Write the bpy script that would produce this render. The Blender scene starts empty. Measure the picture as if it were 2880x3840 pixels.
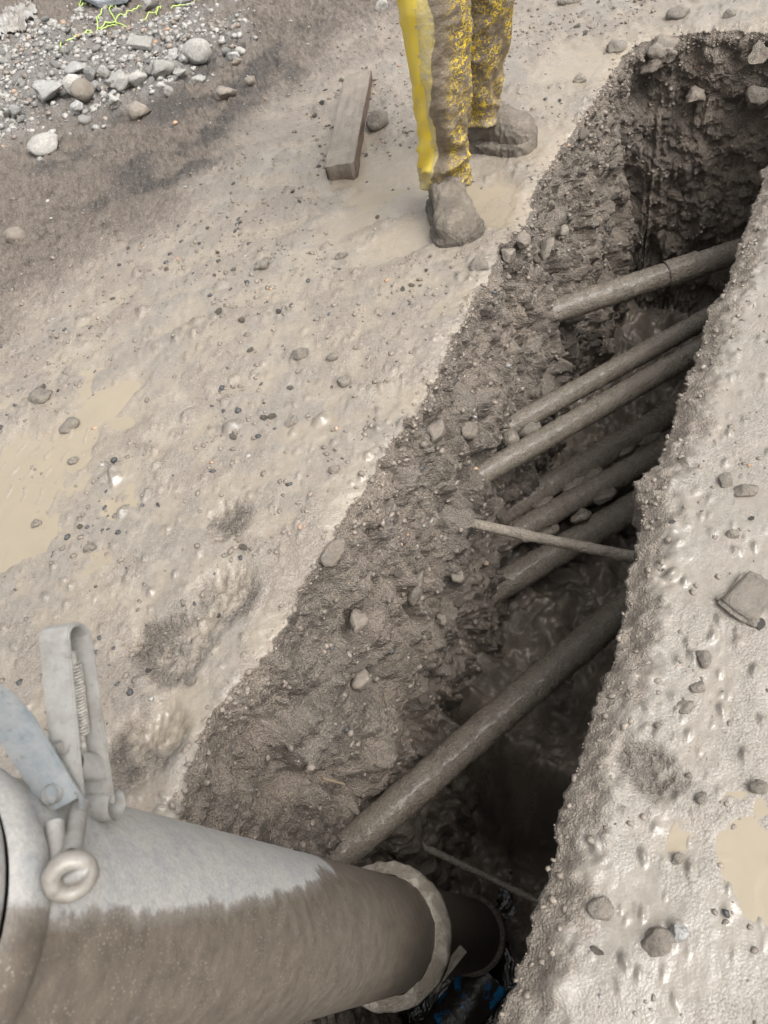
import bpy, bmesh, math, random
import numpy as np
from mathutils import Vector, Matrix

sc = bpy.context.scene
# ------------------------------------------------------------------ camera
FPX, CAM_H = 2700.0, 1.35            # focal length in photo pixels, lens height above the ground
_d = np.array([(2130 - 1440) / FPX, -(3900 - 1920) / FPX, 1.0]); _d /= np.linalg.norm(_d)
_up = -_d
_Y = np.array([0, 0, 1.0]) - _up * _up[2]; _Y /= np.linalg.norm(_Y)
_X = np.cross(_up, _Y)
MW = np.stack([_X, _Y, _up])         # photo-camera axes -> world
CAM = np.array([0.0, 0.0, CAM_H])
cam_d = bpy.data.cameras.new('camera'); cam = bpy.data.objects.new('camera', cam_d)
sc.collection.objects.link(cam); sc.camera = cam
cam_d.sensor_fit = 'VERTICAL'; cam_d.sensor_height = 36.0; cam_d.sensor_width = 27.0
cam_d.lens = 36.0 * FPX / 3840.0
cam_d.clip_start = 0.02; cam_d.clip_end = 400.0
_m = Matrix.Identity(4)
for r in range(3):
    _m[r][0] = MW[r, 0]; _m[r][1] = MW[r, 1]; _m[r][2] = -MW[r, 2]; _m[r][3] = CAM[r]
cam.matrix_world = _m
cam_d.dof.use_dof = True; cam_d.dof.focus_distance = 2.3; cam_d.dof.aperture_fstop = 10.0

# ------------------------------------------------------------------ sky, sun, exposure (overcast day)
SUN_EL, SUN_AZ = math.radians(58), math.radians(138)     # azimuth from +Y towards +X
world = bpy.data.worlds.new('World'); sc.world = world; world.use_nodes = True
wn = world.node_tree.nodes; wl = world.node_tree.links
bg = wn['Background']; sky = wn.new('ShaderNodeTexSky'); sky.sky_type = 'NISHITA'
sky.sun_disc = False; sky.sun_elevation = SUN_EL; sky.sun_rotation = SUN_AZ
sky.air_density = 1.0; sky.dust_density = 6.0; sky.ozone_density = 1.0
hs = wn.new('ShaderNodeHueSaturation'); hs.inputs['Saturation'].default_value = 0.16
wl.new(sky.outputs[0], hs.inputs['Color']); wl.new(hs.outputs[0], bg.inputs[0])
bg.inputs[1].default_value = 0.15
sun_d = bpy.data.lights.new('sun', 'SUN'); sun_d.energy = 1.15; sun_d.angle = math.radians(42); sun_d.color = (1.0, 0.985, 0.96)
sun = bpy.data.objects.new('sun', sun_d); sc.collection.objects.link(sun)
_sd = Vector((math.cos(SUN_EL) * math.sin(SUN_AZ), math.cos(SUN_EL) * math.cos(SUN_AZ), math.sin(SUN_EL)))
sun.rotation_euler = _sd.to_track_quat('Z', 'Y').to_euler()
sc.view_settings.view_transform = 'Standard'; sc.view_settings.look = 'None'
sc.view_settings.gamma = 1.0; sc.view_settings.use_curve_mapping = False
sc.view_settings.exposure = 1.03
try:
    sc.cycles.use_denoising = True; sc.cycles.max_bounces = 8; sc.cycles.diffuse_bounces = 4
    sc.cycles.glossy_bounces = 3; sc.cycles.caustics_reflective = False; sc.cycles.caustics_refractive = False
except Exception: pass

# ------------------------------------------------------------------ helpers
rng = random.Random(7)
def ray(px, py): return MW @ np.array([(px - 1440) / FPX, -(py - 1920) / FPX, 1.0])
def on_ground(px, py, z=0.0):
    r = ray(px, py); return CAM + r * ((z - CAM_H) / r[2])
def at_depth(px, py, dep): return CAM + ray(px, py) * dep
A2 = np.array([0.680, 0.733, 0.0]); A2 /= np.linalg.norm(A2)       # along the trench
N2 = np.array([A2[1], -A2[0], 0.0])                                 # across it, to the right
def on_wall(px, py, v):
    r = ray(px, py); return CAM + r * (v / (r @ N2))
def uv2w(u, v, z): return A2 * u + N2 * v + np.array([0, 0, z])
def sstep(a, b, x):
    t = np.clip((x - a) / (b - a), 0, 1); return t * t * (3 - 2 * t)

_gr = np.random.RandomState(3)
_G3 = _gr.normal(size=(256, 3)).astype(np.float32); _G3 /= np.linalg.norm(_G3, axis=1)[:, None]
def _hash(ix, iy, iz, seed):
    h = (ix.astype(np.uint32) * np.uint32(374761393) + iy.astype(np.uint32) * np.uint32(668265263)
         + iz.astype(np.uint32) * np.uint32(1442695041) + np.uint32((seed * 974634777) & 0xffffffff))
    h = (h ^ (h >> np.uint32(13))) * np.uint32(1274126177)
    return h ^ (h >> np.uint32(16))
def noise3(p, seed=0):
    """gradient noise, p (n,3) -> about -1..1"""
    p = p.astype(np.float32); i = np.floor(p); f = p - i; ii = i.astype(np.int64)
    w = f * f * f * (f * (f * 6 - 15) + 10)
    out = np.zeros(len(p), np.float32)
    for dx in (0, 1):
        wx = w[:, 0] if dx else 1 - w[:, 0]
        for dy in (0, 1):
            wxy = wx * (w[:, 1] if dy else 1 - w[:, 1])
            for dz in (0, 1):
                g = _G3[_hash(ii[:, 0] + dx, ii[:, 1] + dy, ii[:, 2] + dz, seed) & np.uint32(255)]
                dot = g[:, 0] * (f[:, 0] - dx) + g[:, 1] * (f[:, 1] - dy) + g[:, 2] * (f[:, 2] - dz)
                out += wxy * (w[:, 2] if dz else 1 - w[:, 2]) * dot
    return out * 1.6
def noise2(x, y, seed=0):
    x = x.astype(np.float32); y = y.astype(np.float32)
    ix = np.floor(x); iy = np.floor(y); fx = x - ix; fy = y - iy
    jx = ix.astype(np.int64); jy = iy.astype(np.int64); z = np.zeros_like(jx)
    wx = fx * fx * fx * (fx * (fx * 6 - 15) + 10); wy = fy * fy * fy * (fy * (fy * 6 - 15) + 10)
    out = np.zeros(x.shape, np.float32)
    for dx in (0, 1):
        for dy in (0, 1):
            h = _hash(jx + dx, jy + dy, z, seed) & np.uint32(255)
            g = _G3[h]; n = np.hypot(g[..., 0], g[..., 1]) + 1e-6
            out += (wx if dx else 1 - wx) * (wy if dy else 1 - wy) * (g[..., 0] / n * (fx - dx) + g[..., 1] / n * (fy - dy))
    return out * 1.5
def fbm2(x, y, freq, octs, seed, gain=0.5):
    o = 0; a = 1.0
    for k in range(octs): o = o + a * noise2(x * freq, y * freq, seed + k); freq *= 2.03; a *= gain
    return o
def fbm3(p, freq, octs, seed, gain=0.5):
    o = 0; a = 1.0
    for k in range(octs): o = o + a * noise3(p * freq, seed + k); freq *= 2.03; a *= gain
    return o
def pebbles2(x, y, cell, prob, seed, k=0.8):
    """height of half-buried round lumps, one per cell of a jittered lattice"""
    cx = np.floor(x / cell).astype(np.int64); cy = np.floor(y / cell).astype(np.int64); z = np.zeros_like(cx)
    out = np.zeros(x.shape, np.float32)
    for dx in (-1, 0, 1):
        for dy in (-1, 0, 1):
            gx = cx + dx; gy = cy + dy
            h = _hash(gx, gy, z, seed)
            r1 = (h & np.uint32(255)) / 255.0; r2 = ((h >> np.uint32(8)) & np.uint32(255)) / 255.0
            r3 = ((h >> np.uint32(16)) & np.uint32(255)) / 255.0; r4 = ((h >> np.uint32(24)) & np.uint32(255)) / 255.0
            rad = cell * (0.18 + 0.42 * r3 * r3); px = (gx + r1) * cell; py = (gy + r2) * cell
            ang = r4 * 6.28; ca, sa = np.cos(ang), np.sin(ang)
            ex = (x - px) * ca + (y - py) * sa; ey = (-(x - px) * sa + (y - py) * ca) * (1.15 + 0.7 * r3)
            hh = np.sqrt(np.clip(rad * rad - ex * ex - ey * ey, 0, None)) * k
            out = np.maximum(out, np.where(r4 * 0.73 + 0.27 * r1 < prob, hh, 0))
    return out
def pebbles3(p, cell, prob, seed, k=0.8):
    c = np.floor(p / cell).astype(np.int64); out = np.zeros(len(p), np.float32)
    for dx in (-1, 0, 1):
        for dy in (-1, 0, 1):
            for dz in (-1, 0, 1):
                g = c + np.array([dx, dy, dz]); h = _hash(g[:, 0], g[:, 1], g[:, 2], seed)
                r = [((h >> np.uint32(8 * q)) & np.uint32(255)) / 255.0 for q in range(4)]
                rad = cell * (0.2 + 0.4 * r[3] * r[3])
                dd = sum((p[:, q] - (g[:, q] + r[q]) * cell) ** 2 for q in range(3))
                out = np.maximum(out, np.where((r[0] + 3 * r[3]) % 1.0 < prob, np.sqrt(np.clip(rad * rad - dd, 0, None)) * k, 0))
    return out

def link(o, parent=None):
    sc.collection.objects.link(o)
    if parent is not None: o.parent = parent
    return o
def tag(o, label=None, cat=None, group=None, kind=None):
    if label: o['label'] = label
    if cat: o['category'] = cat
    if group: o['group'] = group
    if kind: o['kind'] = kind
    return o
def empty(name, loc, label, cat, group=None):
    o = bpy.data.objects.new(name, None); o.location = loc; o.empty_display_size = 0.05
    link(o); return tag(o, label, cat, group)
def mesh_np(name, v, f, mat, smooth=True, attrs=None):
    """v (n,3), f (m,3|4) numpy arrays -> mesh"""
    v = np.ascontiguousarray(v, np.float32); f = np.ascontiguousarray(f, np.int32); k = f.shape[1]
    me = bpy.data.meshes.new(name)
    me.vertices.add(len(v)); me.vertices.foreach_set('co', v.ravel())
    me.loops.add(f.size); me.loops.foreach_set('vertex_index', f.ravel())
    me.polygons.add(len(f))
    me.polygons.foreach_set('loop_start', np.arange(0, f.size, k, dtype=np.int32))
    me.polygons.foreach_set('loop_total', np.full(len(f), k, np.int32))
    me.update(calc_edges=True); me.validate()
    if smooth: me.polygons.foreach_set('use_smooth', np.ones(len(f), bool))
    if mat is not None: me.materials.append(mat)
    for nm, a in (attrs or {}).items():
        a = np.asarray(a, np.float32)
        if a.ndim == 2:
            at = me.attributes.new(nm, 'FLOAT_COLOR', 'POINT')
            at.data.foreach_set('color', np.concatenate([a, np.ones((len(a), 1), np.float32)], 1).ravel())
        else:
            at = me.attributes.new(nm, 'FLOAT', 'POINT'); at.data.foreach_set('value', a)
    return me
def grid_faces(nr, nc, wrap=False):
    r = np.arange(nr - 1)[:, None]; c = np.arange(nc if wrap else nc - 1)[None, :]
    c2 = (c + 1) % nc
    return np.stack([r * nc + c, r * nc + c2, (r + 1) * nc + c2, (r + 1) * nc + c], -1).reshape(-1, 4)
def obj(name, me, parent=None, loc=None):
    o = bpy.data.objects.new(name, me); link(o, parent)
    if loc is not None: o.location = loc
    return o
def bm_mesh(name, bm, mat, smooth=True):
    me = bpy.data.meshes.new(name); bm.normal_update(); bm.to_mesh(me); bm.free(); me.materials.append(mat)
    if smooth: me.polygons.foreach_set('use_smooth', np.ones(len(me.polygons), bool))
    return me
def ico_arrays(sub):
    bm = bmesh.new(); bmesh.ops.create_icosphere(bm, subdivisions=sub, radius=1.0)
    v = np.array([q.co[:] for q in bm.verts], np.float32); f = np.array([[q.index for q in p.verts] for p in bm.faces], np.int32)
    bm.free(); return v, f
ICO = {s: ico_arrays(s) for s in (1, 2, 3, 4)}
def rock_arrays(seed, sub=2, scale=(1, 1, 1), rough=0.18, angular=0.0):
    v, f = ICO[sub]; v = v.copy(); rr = np.random.RandomState(seed)
    if angular > 0:
        for _ in range(11):
            n = rr.normal(size=3); n /= np.linalg.norm(n); c = 1 - angular * rr.uniform(0.25, 0.95)
            dt = v @ n; v -= np.outer(np.clip(dt - c, 0, None), n).astype(np.float32)
    nrm = v / (np.linalg.norm(v, axis=1)[:, None] + 1e-6)
    v = v + nrm * (rough * fbm3(nrm + seed * 3.1, 1.1, 2 if sub < 3 else 4, seed))[:, None]
    return (v * np.array(scale, np.float32)).astype(np.float32), f

# ------------------------------------------------------------------ materials
class NT:
    def __init__(s, name):
        s.m = bpy.data.materials.new(name); s.m.use_nodes = True; s.t = s.m.node_tree; s.n = s.t.nodes; s.l = s.t.links
        s.b = s.n['Principled BSDF']; s.co = s.n.new('ShaderNodeTexCoord').outputs['Object']
    def attr(s, nm):
        a = s.n.new('ShaderNodeAttribute'); a.attribute_name = nm; return a
    def geo(s): return s.n.new('ShaderNodeNewGeometry')
    def noise(s, scale, detail=4, rough=0.55, dist=0.0, co=None):
        n = s.n.new('ShaderNodeTexNoise'); n.inputs['Scale'].default_value = scale; n.inputs['Detail'].default_value = detail
        n.inputs['Roughness'].default_value = rough; n.inputs['Distortion'].default_value = dist
        s.l.new(co or s.co, n.inputs['Vector']); return n.outputs['Fac']
    def voro(s, scale, out='Distance', co=None):
        n = s.n.new('ShaderNodeTexVoronoi'); n.inputs['Scale'].default_value = scale
        s.l.new(co or s.co, n.inputs['Vector']); return n.outputs[out]
    def ramp(s, fac, stops):
        r = s.n.new('ShaderNodeValToRGB'); e = r.color_ramp.elements
        while len(e) < len(stops): e.new(0.5)
        for q, (p, c) in zip(e, stops):
            q.position = p; q.color = (c, c, c, 1) if not isinstance(c, tuple) else (*c, 1)
        s.l.new(fac, r.inputs[0]); return r.outputs[0]
    def math(s, op, a, b=None, clamp=False):
        n = s.n.new('ShaderNodeMath'); n.operation = op; n.use_clamp = clamp
        for i, q in enumerate((a, b)):
            if q is None: continue
            if isinstance(q, (int, float)): n.inputs[i].default_value = q
            else: s.l.new(q, n.inputs[i])
        return n.outputs[0]
    def mix(s, fac, a, b, mode='MIX'):
        n = s.n.new('ShaderNodeMix'); n.data_type = 'RGBA'; n.blend_type = mode
        for sock, q in ((n.inputs['Factor'], fac), (n.inputs['A'], a), (n.inputs['B'], b)):
            pass
        ins = [n.inputs[0], n.inputs[6], n.inputs[7]]
        for sock, q in zip(ins, (fac, a, b)):
            if isinstance(q, (int, float)): sock.default_value = q
            elif isinstance(q, tuple): sock.default_value = (*q, 1)
            else: s.l.new(q, sock)
        return n.outputs[2]
    def set(s, nm, q):
        sock = s.b.inputs[nm]
        if isinstance(q, (int, float)): sock.default_value = q
        elif isinstance(q, tuple): sock.default_value = (*q, 1)
        else: s.l.new(q, sock)
    def bump(s, height, dist, strength=1.0, prev=None):
        b = s.n.new('ShaderNodeBump'); b.inputs['Distance'].default_value = dist; b.inputs['Strength'].default_value = strength
        s.l.new(height, b.inputs['Height'])
        if prev is not None: s.l.new(prev, b.inputs['Normal'])
        s.l.new(b.outputs[0], s.b.inputs['Normal']); return b.outputs[0]

def soil_material():
    t = NT('soil'); col = t.attr('Col').outputs['Color']; rg = t.attr('Rg').outputs['Fac']
    n1 = t.ramp(t.noise(38, 5, 0.65), [(0.3, 0.90), (0.7, 1.08)])
    n2 = t.ramp(t.noise(170, 5, 0.75), [(0.34, 0.28), (0.44, 0.82), (0.66, 1.28)])  # low stops paint the shade of small pits into the soil colour
    c = t.mix(1.0, col, n1, 'MULTIPLY'); c = t.mix(t.math('MULTIPLY', rg, 1.0, True), c, t.mix(1.0, c, n2, 'MULTIPLY'))
    sp = t.voro(170, 'Color'); sp1 = t.ramp(sp, [(0.0, 0.0), (0.80, 0.0), (0.86, 1.0)])   # grit grains
    c = t.mix(t.math('MULTIPLY', sp1, t.math('MULTIPLY', rg, 0.45)), c, (0.36, 0.32, 0.28))
    t.set('Base Color', c)
    t.set('Roughness', t.math('ADD', rg, t.math('MULTIPLY', t.math('SUBTRACT', t.noise(60, 3), 0.5), 0.25), True))
    t.set('Specular IOR Level', 0.5)
    h = t.math('ADD', t.noise(110, 5, 0.7), t.math('MULTIPLY', t.voro(220), -0.5))
    hb = t.math('MULTIPLY', h, t.ramp(rg, [(0.12, 0.0), (0.35, 0.10), (0.55, 0.26), (0.8, 1.0)]))
    t.bump(hb, 0.015, 1.0)
    return t.m
def mud_pipe_material(name, c1, c2, rough=0.35, dist=0.003):
    t = NT(name)
    n = t.noise(26, 5, 0.6); c = t.mix(t.ramp(n, [(0.35, 0.0), (0.65, 1.0)]), c1, c2)
    g = t.ramp(t.noise(190, 4, 0.7), [(0.33, 0.55), (0.66, 1.3)])
    t.set('Base Color', t.mix(1.0, c, g, 'MULTIPLY'))
    t.set('Roughness', t.ramp(t.noise(55, 4, 0.6), [(0.40, rough - 0.18), (0.60, rough + 0.25)]))
    h = t.math('ADD', t.noise(120, 4, 0.65), t.math('MULTIPLY', t.noise(300, 2), 0.5)); t.bump(h, dist * 2.4, 1.0); t.set('Coat Weight', 0.22); t.set('Coat Roughness', t.ramp(t.noise(48, 4, 0.6), [(0.42, 0.04), (0.6, 0.5)]))
    return t.m
def stone_material(name, c1, c2, mud=(0.2, 0.165, 0.13), mud_amt=0.4, rough=0.75):
    t = NT(name); oi = t.n.new('ShaderNodeObjectInfo').outputs['Random']
    n = t.noise(14, 5, 0.65); c = t.mix(t.ramp(n, [(0.3, 0.0), (0.7, 1.0)]), c1, c2)
    g = t.ramp(t.noise(90, 4, 0.7), [(0.25, 0.72), (0.75, 1.2)]); c = t.mix(1.0, c, g, 'MULTIPLY')
    v = t.ramp(oi, [(0.0, 0.75), (1.0, 1.2)]); c = t.mix(1.0, c, v, 'MULTIPLY')
    mk = t.ramp(t.noise(20, 4, 0.6, 0.4), [(0.62 - 0.35 * mud_amt, 0.0), (0.72 - 0.3 * mud_amt, 1.0)])
    t.set('Base Color', t.mix(t.math('MULTIPLY', mk, min(1.0, mud_amt * 1.6)), c, mud)); t.set('Roughness', rough)
    t.bump(t.math('ADD', t.noise(90, 6, 0.75), t.math('MULTIPLY', t.noise(28, 3), 0.8)), 0.010, 1.0)
    return t.m
M_soil = soil_material()
M_pipe = mud_pipe_material('mud_coated_pipe', (0.140, 0.117, 0.090), (0.185, 0.157, 0.123), 0.30)
M_pipe_deep = mud_pipe_material('wet_mud_coated_pipe', (0.19, 0.16, 0.127), (0.245, 0.21, 0.168), 0.26)
M_rod = mud_pipe_material('mud_coated_rod', (0.24, 0.205, 0.16), (0.30, 0.26, 0.21), 0.5)
M_rock_pale = stone_material('pale_river_stone', (0.33, 0.315, 0.285), (0.44, 0.422, 0.385), mud_amt=0.25)
M_rock_grey = stone_material('grey_stone', (0.27, 0.265, 0.255), (0.38, 0.37, 0.35), mud_amt=0.3)
M_rock_brown = stone_material('muddy_brown_stone', (0.22, 0.19, 0.155), (0.30, 0.265, 0.22), mud_amt=0.55, rough=0.6)
M_rock_mud = stone_material('mud_coated_stone', (0.185, 0.162, 0.134), (0.24, 0.21, 0.175), mud=(0.205, 0.177, 0.143), mud_amt=0.6, rough=0.42)
M_rock_dark = stone_material('dark_wet_pebble', (0.075, 0.075, 0.076), (0.15, 0.14, 0.13), mud_amt=0.45, rough=0.35)
M_rock_wall = stone_material('wall_stone', (0.19, 0.165, 0.135), (0.30, 0.265, 0.225), mud=(0.2, 0.165, 0.13), mud_amt=0.6, rough=0.6)

# ------------------------------------------------------------------ trench plan (rims measured in u, v)
def _uv(p): w = on_ground(*p); return float(w @ A2), float(w @ N2)
S_ = 2880 / 1659
LRIM = sorted(_uv((x * S_, y * S_)) for x, y in [(395, 1745), (405, 1680), (425, 1590), (500, 1490), (560, 1440), (600, 1375), (650, 1275), (700, 1200),
    (735, 1130), (790, 1050), (840, 965), (900, 880), (955, 780), (1000, 690), (1040, 620), (1080, 545), (1130, 480), (1155, 400), (1200, 330), (1240, 270), (1285, 215), (1325, 145)])
RRIM = sorted(_uv((x * S_, y * S_)) for x, y in [(1648, 370), (1610, 480), (1572, 590), (1540, 650), (1510, 735), (1468, 830), (1452, 920), (1425, 985), (1380, 1012), (1384, 1090),
    (1368, 1200), (1352, 1300), (1312, 1440), (1262, 1600), (1212, 1730), (1192, 1850), (1162, 1940), (1128, 2060), (1092, 2140), (1072, 2205)])
U0, U_END = -1.25, 3.17
_lu = np.array([U0 - 1] + [q[0] for q in LRIM] + [U_END + 1]); _lv = np.array([-0.82] + [q[1] for q in LRIM] + [LRIM[-1][1]])
_ru = np.array([U0 - 1] + [q[0] for q in RRIM] + [U_END + 1]); _rv = np.array([-0.10] + [q[1] for q in RRIM] + [-0.17])
def vL(u): return np.interp(u, _lu, _lv)
def vR(u): return np.interp(u, _ru, _rv)
def inside_trench(u, v):
    """positive inside the trench, metres from the rim"""
    d = np.minimum(np.minimum(v - vL(u), vR(u) - v), np.minimum(U_END - u, u - U0))
    cu = u - (U_END - 0.16); cv = (vL(u) + 0.16) - v                  # rounded far corner
    return np.where((cu > 0) & (cv > 0), 0.16 - np.hypot(cu, cv), d)
def floor_z(u, v):
    z = -1.27 + 0.05 * np.sin(u * 4.0)
    drop = sstep(0.78, 0.45, u + 0.25 * (v + 0.45))
    return z - 0.77 * drop

# ------------------------------------------------------------------ ground: height, colour and gloss as functions of place
def blob(x, y, px, py, rx, ry, rot=0.0, soft=0.35, seed=0):
    c = on_ground(px, py); ca, sa = math.cos(rot), math.sin(rot)
    dx = x - c[0]; dy = y - c[1]
    e = np.hypot((dx * ca + dy * sa) / rx, (-dx * sa + dy * ca) / ry)
    e = e + 0.42 * fbm2(x, y, 5.0, 4, 70 + seed, 0.55)
    return sstep(1 + soft, 1 - soft, e)
PUDDLES = [(110, 1760, 0.30, 0.19, 0.35), (330, 1560, 0.22, 0.07, 0.5), (30, 1960, 0.14, 0.16, 0.2), 
           (1480, 640, 0.20, 0.34, 0.3), (1400, 780, 0.18, 0.10, 0.3), (1850, 760, 0.12, 0.20, 0.5), (2060, 540, 0.1, 0.22, 0.3),
           (2800, 3200, 0.05, 0.035, 0.6), (2850, 3320, 0.035, 0.05, 0.0), (640, 2690, 0.09, 0.05, 0.4), (2280, 220, 0.25, 0.2, 0.3), (1560, 860, 0.2, 0.1, 0.4)]
ROUGH_PATCH = [(840, 2230, 0.09, 0.08), (640, 2420, 0.09, 0.08), (560, 2790, 0.09, 0.07), (840, 1960, 0.06, 0.05), (2430, 2880, 0.04, 0.05)]
def ground_fields(x, y):
    u = x * A2[0] + y * A2[1]; v = x * N2[0] + y * N2[1]
    pud = np.zeros_like(x)
    for k, (px, py, rx, ry, rot) in enumerate(PUDDLES):
        pud = np.maximum(pud, blob(x, y, px, py, rx, ry, rot, 0.4, k))
    hole = np.zeros_like(x)
    for k, (px, py, rx, ry) in enumerate(ROUGH_PATCH): hole = np.maximum(hole, blob(x, y, px, py, rx, ry, 0.4, 0.35, 40 + k))
    # dry dirt lies on the far left side, beyond a diagonal front
    a = on_ground(0, 1330); b = on_ground(1500, 60)
    nn = np.array([-(b - a)[1], (b - a)[0]]); nn /= np.linalg.norm(nn)
    dd = (x - a[0]) * nn[0] + (y - a[1]) * nn[1] + 0.16 * fbm2(x, y, 1.6, 4, 11)
    dirt = sstep(-0.22, 0.34, dd)
    stain = 0.0
    for k, (px, py, rx, ry, rot) in enumerate([(830, 330, 0.55, 0.30, 0.6), (950, 230, 0.3, 0.4, 0.5), (700, 520, 0.5, 0.16, 0.6), (420, 480, 0.35, 0.14, 0.5), (660, 640, 0.2, 0.12, 0.2)]):
        stain = np.maximum(stain, blob(x, y, px, py, rx, ry, rot, 0.5, 20 + k))
    grav = 0.0
    for k, (px, py, rx, ry, rot) in enumerate([(60, 330, 0.62, 0.75, 0.2), (330, 290, 0.75, 0.35, 0.35), (560, 260, 0.5, 0.35, 0.5)]):
        grav = np.maximum(grav, blob(x, y, px, py, rx, ry, rot, 0.4, 30 + k))
    return u, v, pud, hole, dirt, stain, grav
def ground_z(x, y, full=False):
    x = np.asarray(x, np.float64); y = np.asarray(y, np.float64)
    u, v, pud, hole, dirt, stain, grav = F = ground_fields(x, y)
    big = 0.010 * fbm2(x, y, 1.9, 2, 1)
    mid = fbm2(x, y, 9.0, 3, 5)
    fine = fbm2(x, y, 48.0, 3, 9, 0.6)
    act = 1 - 0.97 * sstep(0.1, 0.8, pud)
    right = sstep(-0.35, -0.05, v)
    peb = pebbles2(x, y, 0.055, 0.16, 1, 0.7) * (0.35 + 0.65 * (1 - dirt)) + pebbles2(x, y, 0.024, 0.34, 2, 0.8)
    clod = np.abs(fbm2(x, y, 34.0, 3, 21, 0.65))
    z = big + act * (1 - 0.45 * right) * (0.0042 * mid + 0.0016 * fine * (1 + 1.6 * dirt + 2.0 * hole)) + peb * act * (1 - 0.35 * dirt)
    z = z + dirt * 0.020 * (clod - 0.25) * act + hole * (0.013 * (clod - 0.5) - 0.014)
    z = z + grav * 0.03 * sstep(0.2, 0.9, grav) - 0.013 * pud
    z = z + sstep(3.6, 6.5, y - 0.8 * x) * 0.05
    tc = on_ground(250, 1740); ca, sa = math.cos(-0.55), math.sin(-0.55)
    ta = (x - tc[0]) * ca + (y - tc[1]) * sa; tb = -(x - tc[0]) * sa + (y - tc[1]) * ca
    row = np.floor(tb / 0.075); bar = np.abs(((ta + 0.03 * (row % 2)) / 0.056) % 1 - 0.5 + 0.12 * np.sin(tb * 60))
    z = z + 0.005 * sstep(0.16, 0.05, bar + 0.1 * fine) * sstep(0.46, 0.3, np.abs(tb / 0.075 - row - 0.5)) * sstep(0.42, 0.3, np.abs(ta)) * sstep(0.2, 0.14, np.abs(tb)) * pud
    if full: return z, F, mid, fine, peb, clod
    return z
def ground_look(x, y, z, F, mid, fine, peb, clod):
    u, v, pud, hole, dirt, stain, grav = F
    warp = fbm2(x, y, 2.6, 4, 31); streak = fbm2(x + 0.1 * warp, y, 6.0, 4, 36)
    grey = np.array([0.196, 0.173, 0.144]); beige = np.array([0.248, 0.208, 0.156]); pinkish = np.array([0.205, 0.175, 0.143])
    brown = np.array([0.212, 0.174, 0.140]); dark = np.array([0.070, 0.063, 0.058]); pale = np.array([0.25, 0.238, 0.22]); wetd = np.array([0.120, 0.098, 0.077])
    m = sstep(-0.35, 0.45, warp)[:, None]
    c = grey * (1 - m) + pinkish * m
    low = sstep(0.15, -0.6, mid + 0.5 * streak) * (1 - dirt)
    c = c + (beige - c) * np.maximum(0.55 * low, 0.85 * pud)[:, None]
    cream = sstep(0.25, 0.6, fbm2(x + 0.12 * warp, y * 1.0 + 0.2 * warp, 8.0, 4, 39, 0.6)) * (1 - dirt); c = c + (np.array([0.258, 0.226, 0.184]) - c) * (0.6 * cream)[:, None]
    rb = sstep(-0.3, -0.12, v)[:, None]; c = c + (np.array([0.205, 0.186, 0.159]) - c) * (0.65 * rb)
    lump = sstep(0.003, 0.010, peb) * (1 - pud)
    c = c * (1 - 0.22 * lump)[:, None]
    c = c + (brown * 0.95 - c) * (0.30 * sstep(0.15, 0.8, streak + 0.3 * fine) * (1 - pud) * (1 - low))[:, None]
    c = c + (brown - c) * dirt[:, None]
    c = c * (1 - 0.30 * dirt * sstep(0.0, 0.6, fbm2(x, y, 22, 3, 47)))[:, None]
    c = c + (wetd - c) * (0.5 * hole * sstep(-0.4, 0.3, fine))[:, None]
    c = c + (dark - c) * (0.75 * stain * sstep(0.0, 0.55, fbm2(x, y, 4.5, 4, 44) + 0.3))[:, None] * np.clip(dirt + 0.25, 0, 1)[:, None]
    c = c + (pale - c) * (0.8 * grav * dirt)[:, None]
    rg = 0.50 + 0.32 * dirt + 0.3 * hole - 0.22 * low - 0.16 * sstep(0.1, -0.4, warp) * (1 - dirt) - 0.08 * lump
    rg = rg - 0.06 * sstep(-0.3, -0.12, v) * (1 - dirt)
    rg = rg * (1 - pud) + 0.2 * pud
    return c, np.clip(rg, 0.2, 0.95)

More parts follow.
